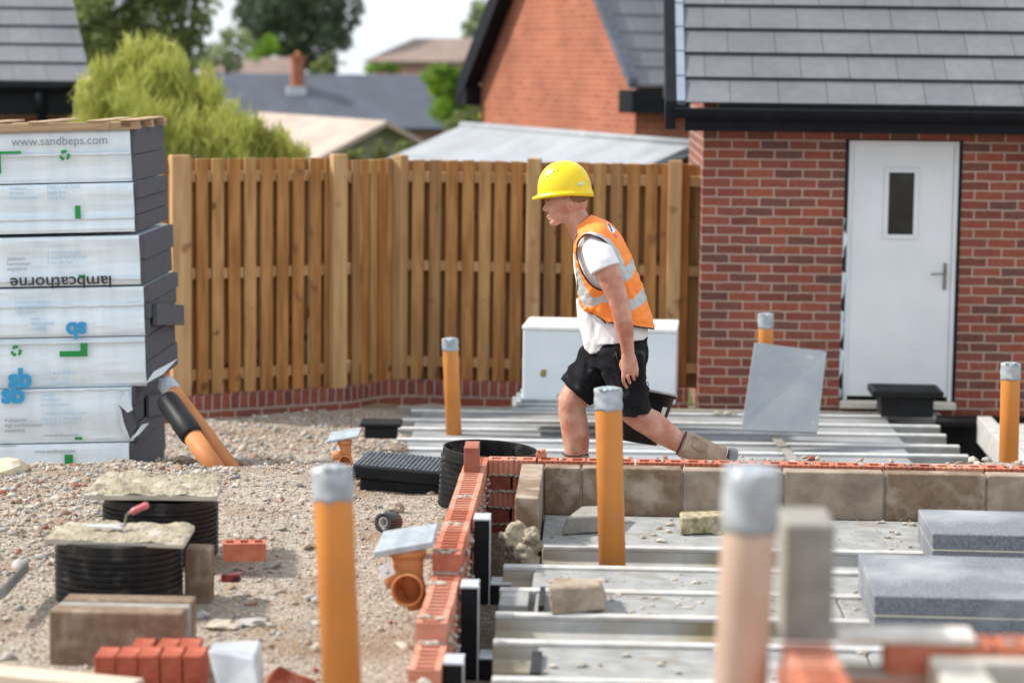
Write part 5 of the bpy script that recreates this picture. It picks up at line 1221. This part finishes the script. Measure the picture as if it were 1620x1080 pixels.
# near hand: palm, knuckles, four curled fingers and a thumb
hd = -.222
b.tube([M(994, 562, hd), M(995.5, 574, hd), M(996.5, 585, hd), M(996, 592, hd)], [(8*PX, 11*PX), (7.5*PX, 13.5*PX), (7.2*PX, 14.2*PX), (6*PX, 12.5*PX)], 20, flat=Vector((0, 1, 0)))
def finger(pts, r): b.tube([M(*p) for p in pts], [r*PX*k for k in (1.08, 1.0, .98, .92, .8)[:len(pts)]], 12); e(b, pts[-1][0], pts[-1][1], pts[-1][2], r*.8, r*.9, r*.8)
finger([(986.5, 588, hd-.003), (985.8, 596, hd-.012), (986.6, 603, hd-.012), (989.2, 609, hd-.006), (991.5, 612.5, hd)], 3.0)
finger([(993.5, 589, hd-.006), (993.6, 595.5, hd-.016), (994.6, 601, hd-.014), (996.6, 605.5, hd-.008)], 2.95)
finger([(1000.5, 587, hd-.006), (1001.2, 593, hd-.014), (1002.2, 597.5, hd-.012), (1003.4, 600.5, hd-.006)], 2.8)
finger([(1006.5, 583, hd-.003), (1007.6, 588, hd-.010), (1008.0, 592, hd-.008), (1007.6, 594.5, hd-.002)], 2.5)
b.tube([M(985, 570, hd+.006), M(982.6, 578, hd+.018), M(982.6, 587, hd+.028), M(984.5, 595, hd+.034)], [4.2*PX, 3.6*PX, 3.3*PX, 2.8*PX], 12)
# far hand gripping the bucket handle
b.tube([M(1008, 570, .21), M(1010, 582, .21), M(1010, 592, .21)], [(7*PX, 11*PX), (7*PX, 12*PX), (6*PX, 11*PX)], 18, flat=Vector((0, 1, 0)))
for k in range(4):
    x = 1001 + k*6; b.tube([M(x, 590, .235), M(x, 599, .24), M(x+.5, 603, .222), M(x+.5, 600, .205)], [2.7*PX]*4, 10)
b.tube([M(1001, 582, .19), M(1003, 592, .185), M(1008, 599, .19)], [3.3*PX, 3*PX, 2.7*PX], 10)
blob('body', b, M_skin, voxel=.0036, smooth=3, parent=man)
# eyes, brow, mouth
ey = MB()
for s in (-1, 1): e(ey, 868.6, 325.5, s*.027, 2.2, 1.5, 2.4)
ey.build('eye', mat('eye', (.05,.03,.025), (.10,.08,.07), rough=.2), man, uv=False)
br = MB()
for s in (-1, 1): e(br, 868.2, 321.0, s*.030, 2.8, 1.0, 4.5)
br.build('eyebrow', M_hair, man, uv=False)
mo_ = MB(); e(mo_, 867.4, 343.8, 0, 3.4, .8, 5.8, 6); mo_.build('mouth', mat('lips', (.36,.09,.08), (.42,.12,.10), rough=.45), man, uv=False)
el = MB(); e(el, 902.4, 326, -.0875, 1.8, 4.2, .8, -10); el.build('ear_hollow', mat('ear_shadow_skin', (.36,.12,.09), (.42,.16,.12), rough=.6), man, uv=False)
hr = MB(); e(hr, 907, 312, 0, 25.5, 17, 24.6, -14); hr.build('hair', M_hair, man, uv=False)
# --- hard hat
hc_ = M(893.5, 303); hat = MB(); nu, nvv = 64, 22; TL = Matrix.Rotation(R(-7.0), 3, 'Y')
rings = []
for i in range(nvv+1):
    a = (math.pi/2)*(i/nvv)      # 0 at the rim, 90 deg at the crown
    ring = []
    for j in range(nu):
        t = 2*math.pi*j/nu; fx = -math.cos(t)     # fx>0 = back
        ca, sa = math.cos(a)**.86, math.sin(a)**.95
        rx, ry, rz = 43.0*PX, 34*PX, 47*PX
        x = rx*ca*(-math.cos(t)); y = ry*ca*math.sin(t); z = rz*sa
        x -= .0*z
        ridge = .0045*math.exp(-((abs(y)-.0)/.010)**2)*(sa > .25) + .003*math.exp(-((abs(y)-.038)/.007)**2)*(sa > .3)
        z += ridge*sa
        ring.append((x, y, z))
    rings.append(ring)
# lower skirt, nape drop and peak
low = []
for k, (gr, dz) in enumerate(((1.03, -.016), (1.055, -.017), (1.05, .002))):
    ring = []
    for j in range(nu):
        t = 2*math.pi*j/nu; x0, y0 = -math.cos(t), math.sin(t)
        fr = max(0, math.cos(t)); pk = fr**3; bk_ = max(0, -math.cos(t))
        g = gr + (.17*pk if k else .02*pk); x = 43*PX*x0*g; y = 34*PX*y0*(gr+.02*(k > 0))
        z = dz*(1-pk*.6) - .024*bk_**1.5 - .006*pk
        if k == 2: z += .004
        if k: z -= .012*pk
        ring.append((x, y, z))
    low.append(ring)
inner = [[(x*.93, y*.93, z+.004) for x, y, z in low[0]]]
allr = [[hc_ + TL @ Vector(p) for p in r] for r in (inner + [low[0], low[1], low[2]] + rings)]
hat.loft(allr, cap=False)
hat.add([allr[-1][0]], []) ; o = hat.build('hard_hat', M_helm, man, uv=False)
from mathutils.bvhtree import BVHTree
_dg = bpy.context.evaluated_depsgraph_get(); _dg.update(); hbv = BVHTree.FromObject(o, _dg); _cv = Vector((0, 0, CAMZ)) - mroot
sf = MB()
for (x, y) in ((866.5, 279), (871, 275), (876.5, 272), (882.5, 270)):
    h = hbv.ray_cast(_cv, ray(x, y).normalized())
    if h[0]: sf.ell(h[0], (.0062, .0022, .0024), Matrix.Rotation(R(-32), 3, 'Y'), nu=8, nv=5)
sf.build('vent_slot', M_black, man, uv=False)
st = MB(); h = hbv.ray_cast(_cv, ray(919, 291).normalized()); q_, nrm = h[0], h[1]
if nrm.y > 0: nrm = -nrm
u_ = Vector((.95, 0, .32)); u_ = (u_-nrm*u_.dot(nrm)).normalized(); v_ = nrm.cross(u_)
st.hexa([q_ + u_*a*.015 + v_*c_*.007 + nrm*z for z in (.0, .003) for a, c_ in ((-1,-1),(1,-1),(1,1),(-1,1))]); st.build('sticker', mat('hat_sticker', (.7,.72,.74), (.85,.85,.85), c3=(.25,.27,.3), s3=90, t3=(.55, .6), rough=.4), man, uv=False)
# --- t-shirt
b = MB()
limb(b, [(923, 361, 0, 20.5, 25), (932, 372, 0, 27, 40), (940, 390, 0, 36, 55), (948, 415, 0, 42, 58), (958, 445, 0, 46, 57), (965, 475, 0, 47, 53), (970, 505, 0, 49, 53), (975, 528, 0, 51, 56), (976, 538, 0, 50, 57)], 40)
b.tube([M(929, 470), M(934, 500), M(944, 532), M(952, 550)], [(38*PX, 18*PX), (40*PX, 21*PX), (42*PX, 24*PX), (42*PX, 25*PX)], 30, flat=Vector((0, 1, 0)))
limb(b, [(938, 388, -.08, 24, 20), (943, 391, -.14, 24, 20), (949, 404, -.195, 23.5, 21), (954, 418, -.222, 24, 21.5), (957.5, 426, -.228, 24.2, 22)], 28)
limb(b, [(945, 386, .08, 26, 22), (952, 390, .17, 26, 22), (962, 410, .215, 25, 22), (967, 425, .22, 24, 22)], 28)
def wr(sc, amp, seed=0, st=(1, 1, 1)):
    def f(c, n): 
        q = Vector((c.x*sc*st[0], c.y*sc*st[1], c.z*sc*st[2])); return amp*noise.noise(q + Vector((seed, 0, 0))) + amp*.5*noise.noise(q*2.3)
    return f
def wr_shirt(c, n):
    k = min(1, max(0, (1.02-c.z)/.25)); return .003*noise.noise(c*12) + k*.006*noise.noise(Vector((c.x*30-c.z*9, c.y*9, c.z*7+c.x*6)))
blob('t_shirt', b, M_shirt, voxel=.006, smooth=5, parent=man, disp=wr_shirt)
# --- hi-vis vest: an open shell with armholes, bands and bound edges
def sec(x0, y0, x1, y1, hw):   # front point, back point, half width (px)
    return (x0, y0, x1, y1, hw)
secs = [sec(909, 362, 934, 341, 25), sec(909, 372, 946, 345, 40), sec(909, 386, 963, 353, 58), sec(908, 402, 979, 371, 66), sec(907.5, 422, 991, 396, 66), sec(909.5, 442, 1001, 420, 64), sec(912, 462, 1010, 445, 60), sec(915, 480, 1018, 468, 57), sec(919, 491, 1026, 493, 57), sec(925, 500, 1031, 509, 57), sec(930, 504, 1031, 520, 57)]
NU, NV = 180, 140
def vsec(t):
    f = t*(len(secs)-1); i = min(int(f), len(secs)-2); k = f-i; 
    p = [secs[max(i-1, 0)], secs[i], secs[i+1], secs[min(i+2, len(secs)-1)]]
    return [.5*((2*p[1][q]) + (-p[0][q]+p[2][q])*k + (2*p[0][q]-5*p[1][q]+4*p[2][q]-p[3][q])*k*k + (-p[0][q]+3*p[1][q]-3*p[2][q]+p[3][q])*k**3) for q in range(5)]
V = {}; vs = []; 
def vp(i, j):
    t = i/NV; a = 2*math.pi*j/NU          # a=0 front, pi/2 near side
    x0, y0, x1, y1, hw = vsec(t); cx, cy = (x0+x1)/2, (y0+y1)/2
    ca, sa = math.cos(a), math.sin(a)
    fx = -math.copysign(abs(ca)**.8, -ca) if False else (abs(ca)**.85)*(1 if ca > 0 else -1)
    px, py = cx + (x0-cx)*fx, cy + (y0-cy)*fx
    d = -hw*PX*(abs(sa)**.8)*(1 if sa > 0 else -1)
    w_ = noise.noise(Vector((px*.05, py*.03, a)))*1.8 + (noise.noise(Vector((px*.12, py*.12, a*2)))*2.6 if py > 400 else 0)
    k = 1.045
    return px + (px-cx)*(k-1) + w_, py, d*(k+.05*noise.noise(Vector((a*4, t*8, 2)))), a
def inpoly(x, y, poly):
    c = False; n = len(poly)
    for i in range(n):
        (x1, y1), (x2, y2) = poly[i], poly[i-1]
        if (y1 > y) != (y2 > y) and x < (x2-x1)*(y-y1)/(y2-y1)+x1: c = not c
    return c
arm_hole = [(927, 371), (935, 371), (948, 376), (962, 386), (972, 400), (977, 418), (980, 440), (978, 458), (962, 462), (948, 458), (936, 452), (926, 440), (917, 422), (911, 402), (914, 383), (920, 375)]
front_open = [(890, 350), (912, 350), (915, 372), (908, 388), (908, 398), (911, 420), (913, 442), (914, 462), (918, 484), (930, 494), (948, 500), (960, 515), (940, 540), (880, 540)]
def side_off(y): return 0
grid = [[vp(i, j) for j in range(NU)] for i in range(NV+1)]
faces = []; fm = []; idx = {}
def vid(i, j):
    j %= NU
    if (i, j) not in idx:
        px, py, d, a = grid[i][j]; idx[(i, j)] = len(vs); vs.append(M(px, py, d))
    return idx[(i, j)]
bands = [[(922, 372), (934, 367), (950, 371), (966, 381), (978, 396), (986, 414), (991, 436), (977, 444), (975, 424), (968, 404), (956, 390), (943, 381), (926, 379)],
         [(970, 434), (985, 428), (1000, 408), (1004, 424), (1001, 436), (986, 448), (972, 452)],
         [(978, 478), (1000, 474), (1020, 452), (1026, 466), (1018, 480), (998, 492), (978, 494)],
         [(908, 428), (915, 424), (924, 448), (936, 470), (950, 469), (964, 458), (980, 470), (974, 480), (955, 478), (940, 484), (926, 486), (914, 462)]]
for i in range(NV):
    for j in range(NU):
        c = [grid[i][j], grid[i+1][j], grid[i+1][(j+1) % NU], grid[i][(j+1) % NU]]
        x = sum(q[0] for q in c)/4; y = sum(q[1] for q in c)/4; a = 2*math.pi*(j+.5)/NU
        side = abs(math.sin(a))
        if inpoly(x, y, arm_hole) and side > .25: continue
        if inpoly(x, y, front_open) and math.cos(a) > 0: continue
        m_ = 1 if any(inpoly(x, y, bb) for bb in bands) else 0
        faces.append((vid(i, j), vid(i+1, j), vid(i+1, j+1), vid(i, j+1))); fm.append(m_)
vb_ = MB(); vb_.v = [tuple(v) for v in vs]; vb_.f = faces; vb_.m = fm; vb_.sm = [True]*len(faces)
vo = vb_.build('vest', [M_vest, M_silver, M_pipe_trim], man, uv=False)
sd = vo.modifiers.new('s', 'SOLIDIFY'); sd.thickness = .004; sd.offset = 1
sm = vo.modifiers.new('sm', 'SMOOTH'); sm.iterations = 2
apply_mods(vo)
def on_vest(x, y, sgn=-1):
    best = None
    for i in range(0, NV+1):
        for j in range(0, NU):
            g = grid[i][j]
            if g[2]*sgn < 0: continue
            q = (g[0]-x)**2 + (g[1]-y)**2
            if best is None or q < best[0]: best = (q, g)
    return M(x, y, best[1][2]*1.01)
def dens_(poly, closed=True, n=4):
    out = []; m_ = len(poly)
    for i in range(m_ if closed else m_-1):
        p0, p1, p2, p3 = poly[(i-1) % m_] if closed or i else poly[0], poly[i], poly[(i+1) % m_], poly[(i+2) % m_] if closed or i+2 < m_ else poly[-1]
        for k in range(n):
            t = k/n; out.append(tuple(.5*((2*p1[q]) + (-p0[q]+p2[q])*t + (2*p0[q]-5*p1[q]+4*p2[q]-p3[q])*t*t + (-p0[q]+3*p1[q]-3*p2[q]+p3[q])*t**3) for q in range(2)))
    return out
for nm, poly, cl_ in (('armhole_binding', arm_hole, True), ('front_binding', [(915, 368), (909, 386), (909, 400), (912, 420), (914, 442), (915, 462), (919, 484), (930, 493), (948, 499), (962, 516)], False)):
    pts_ = [on_vest(x, y) for x, y in dens_(poly, cl_, 3)]
    for _ in range(3): pts_ = [pts_[0]] + [(pts_[i-1]+pts_[i]*2+pts_[i+1])/4 for i in range(1, len(pts_)-1)] + [pts_[-1]]
    bb_ = MB(); bb_.tube(pts_ + ([pts_[0]] if cl_ else []), .0048, 8); bb_.build(nm, M_pipe_trim, vo, uv=False)
bb_ = MB(); hp = [M(*grid[NV][j][:3]) for j in range(NU) if not (inpoly(grid[NV][j][0], grid[NV][j][1], front_open) and math.cos(2*math.pi*j/NU) > 0)]
js = [j for j in range(-NU//2, NU//2) if True]
hp = []; 
for j in range(12, NU-12):
    g = grid[NV][j]
    if g[0] > 962: hp.append(M(*g[:3]))
bb_.tube(hp, .0048, 8); bb_.build('hem_binding', M_pipe_trim, vo, uv=False)
bb_ = MB(); bb_.tube([M(*grid[0][j % NU][:3]) for j in range(NU//5, NU-NU//5)], .004, 8); bb_.build('neck_binding', M_pipe_trim, vo, uv=False)
# tied knot of the vest at the front, emblem on the back of the shoulder
kb = MB()
for (x, y, rx, rz) in ((927, 489, 5, 4), (936, 489, 5.5, 4.5), (943, 487, 5, 4.5), (950, 486, 5, 4), (931, 492, 3, 3)): e(kb, x, y, -.165 + .004*(x-927)*.2, rx, rz, 6, 10)
blob('vest_knot', kb, M_vest, voxel=.003, smooth=2, parent=man)
bvh_pts = None
from mathutils.bvhtree import BVHTree
def project(xy, m_, name, off=.003):
    dg = bpy.context.evaluated_depsgraph_get(); bv = BVHTree.FromObject(vo, dg)
    cv = Vector((0, 0, CAMZ)) - mroot; res = []
    for (x, y) in xy:
        d = ray(x, y).normalized(); h = bv.ray_cast(cv, d)
        if h[0] is None: continue
        res.append(h[0] - d*off)
    return res
def badge(poly, m_, name):
    pr = project(poly, m_, name)
    if len(pr) > 2:
        b = MB(); b.add(pr, [tuple(range(len(pr)))]); o = b.build(name, m_, man, uv=False); s_ = o.modifiers.new('s', 'SOLIDIFY'); s_.thickness = .0015
M_bb = mat('badge_blue', (.02,.14,.28), rough=.5); M_bw = mat('badge_white', (.75,.78,.82), rough=.5)
badge([(960, 352), (966, 352), (972, 357), (974, 364), (971, 369), (966, 367), (962, 360)], M_bw, 'badge_backing')
def strip_(pts_, w_):
    L = []; Rr = []
    for i, p in enumerate(pts_):
        a = pts_[max(i-1, 0)]; c = pts_[min(i+1, len(pts_)-1)]; dx, dy = c[0]-a[0], c[1]-a[1]; l = math.hypot(dx, dy); nx_, ny_ = -dy/l*w_, dx/l*w_
        L.append((p[0]+nx_, p[1]+ny_)); Rr.append((p[0]-nx_, p[1]-ny_))
    A_, B_ = project(L, None, '', .005), project(Rr, None, '', .005)
    if len(A_) == len(B_) == len(pts_):
        b = MB(); b.loft([[p, q] for p, q in zip(A_, B_)], cap=False, closed=False); o = b.build('badge_letter', M_bb, man, uv=False); s_ = o.modifiers.new('s', 'SOLIDIFY'); s_.thickness = .001
strip_([(962.5, 354), (965, 359), (968, 366.5)], 1.2); strip_([(962.5, 354), (967, 353.8), (970.5, 357), (972, 362), (971, 366), (968, 366.5)], 1.2)
badge([(971, 370), (974, 371), (977, 375), (974, 376)], mat('badge_pink', (.6,.1,.14), rough=.5), 'badge_backing')
# --- shorts
b = MB()
limb(b, [(980, 526, 0, 45, 46), (980, 540, 0, 47, 51), (976, 560, 0, 50, 56), (975, 580, 0, 44, 54)], 40)
limb(b, [(972, 548, .08, 42, 34), (952, 572, .095, 40, 36), (932, 596, .10, 36, 36), (914, 616, .10, 33, 35), (909.5, 621, .10, 32.6, 35)], 32)
limb(b, [(985, 548, -.085, 41, 34), (987, 580, -.095, 37, 37), (991, 610, -.10, 33.5, 36), (998, 636, -.10, 31, 35), (1001, 650, -.10, 29.5, 34), (1001.5, 655, -.10, 29, 34)], 32)
b.tube([M(1003, 560, -.16), M(1004, 590, -.165), M(1004, 618, -.16)], [(14*PX, 16*PX), (16*PX, 17*PX), (12*PX, 14*PX)], 20, flat=Vector((0, 1, 0)))
def wr_s(c, n): return .005*noise.noise(c*9) + .009*noise.noise(Vector((c.x*16+c.z*9, c.y*8, c.z*11-c.x*13))) + .008*(1-abs(noise.noise(Vector((c.x*9+c.z*14, c.y*5, c.z*4-c.x*12)))*2))-.006
blob('shorts', b, M_short, voxel=.006, smooth=3, parent=man, disp=wr_s)
pk_ = MB(); limb(pk_, [(974, 556, -.196, 1.2, 1), (979, 575, -.205, 1.2, 1), (982, 596, -.207, 1.2, 1)], 6); pk_.build('pocket_seam', M_black, man, uv=False)
# --- boots
def boot(name, sh, foot, sole, tp):
    b = MB(); limb(b, sh); limb(b, foot); o = blob(name, b, M_boot, voxel=.005, smooth=3, parent=man, disp=wr(14, .004)); 
    s = MB(); limb(s, sole); so_ = blob('sole', s, M_sole, voxel=.005, smooth=1, parent=o)
    c = MB(); c.tube([M(*q) for q in tp], [.004]*len(tp), 8); c.build('collar_trim', M_pipe_trim, o, uv=False)
d0 = .10
boot('boot', [(911, 718, d0, 22, 20), (912, 735, d0, 21, 19), (911, 752, d0, 19, 18), (908, 764, d0, 19, 18)], [(916, 765, d0, 17, 16), (900, 767, d0, 15, 16), (880, 770, d0, 12, 17), (864, 773, d0, 10, 16)], [(930, 779, d0, 4, 17), (905, 779.5, d0, 4, 15), (880, 779.5, d0, 4, 18), (860, 778, d0, 4, 15)], [(889, 717, d0-.02), (900, 721, d0-.062), (915, 722, d0-.066), (930, 719, d0-.03)])
d0 = -.10
boot('boot', [(1079, 701, d0, 21.5, 19), (1092, 706, d0, 21, 18.5), (1112, 713, d0, 20, 17), (1132, 719, d0, 17, 15), (1147, 722, d0, 17, 15)], [(1146, 720, d0, 16, 15), (1138, 730, d0, 16, 15), (1128, 745, d0, 13.5, 16), (1118, 762, d0, 10.5, 16), (1106, 772, d0, 8, 14)], [(1160, 710, d0, 8, 14), (1159, 722, d0, 9, 14.5), (1154, 730, d0, 4.5, 13), (1144, 750, d0, 4, 15), (1132, 768, d0, 4, 15), (1112, 780, d0, 4, 13)], [(1086, 683, d0-.02), (1081, 693, d0-.058), (1076, 705, d0-.06), (1070, 718, d0-.025)])
st_ = MB(); st_.tube([M(1098, 690, -.157), M(1109, 697, -.160), M(1120, 702, -.156), M(1115, 716, -.158), M(1103, 711, -.161), M(1094, 706, -.160), M(1098, 690, -.157)], .0028, 8); st_.build('strap', mat('worn_strap', (.24,.16,.11), (.38,.28,.2), rough=.8), [q for q in bpy.data.objects if q.name.startswith('boot') and q.parent == man][-1], uv=False)
# --- bucket in the far hand
BX = empty('bucket', P(1008, 700, Y=YM+.23), (R(-9), R(9), 0), 'black builder bucket held low behind the worker with a small white sticker', 'bucket')
b = MB(); H = 86*PX; r0, r1 = .100, .150
n = 56; prof_ = [(r0*.98, 0), (r0, .004), (r1, H-.02), (r1+.008, H-.02), (r1+.010, H), (r1-.002, H+.001), (r1-.006, H-.02), (r0-.006, .008), (.001, .008)]
b.lathe([(.001, 0)] + prof_, n, cap=False); b.build('body', M_black, BX, uv=False)
b = MB(); b.lathe([(r1+.009, H-.008), (r1+.014, H-.008), (r1+.014, H+.004), (r1+.004, H+.004)], n, cap=False); b.build('rim', mat('bucket_rim_grey', (.28,.29,.29), (.42,.43,.42), rough=.6), BX, uv=False)
b = MB(); 
b.tube([(0, r1*1.0*math.cos(t), H-.01 + .055*math.sin(t)) for t in np.linspace(0, math.pi, 20)], .003, 8); b.build('handle', M_steel, BX, uv=False)
b = MB(); ang0 = R(-50); r_a = lambda z: r0+(r1-r0)*z/(H-.02)+.0015
for k in range(5):
    a0_, a1_ = ang0+k*.05, ang0+(k+1)*.05
    for z0_, z1_ in ((H*.42, H*.74),):
        b.add([(r_a(z0_)*math.cos(a0_), r_a(z0_)*math.sin(a0_), z0_), (r_a(z0_)*math.cos(a1_), r_a(z0_)*math.sin(a1_), z0_), (r_a(z1_)*math.cos(a1_), r_a(z1_)*math.sin(a1_), z1_), (r_a(z1_)*math.cos(a0_), r_a(z1_)*math.sin(a0_), z1_)], [(0, 1, 2, 3)])
b.build('sticker', mat('bucket_sticker', (.6,.6,.58), (.75,.73,.70), rough=.6), BX, uv=False)
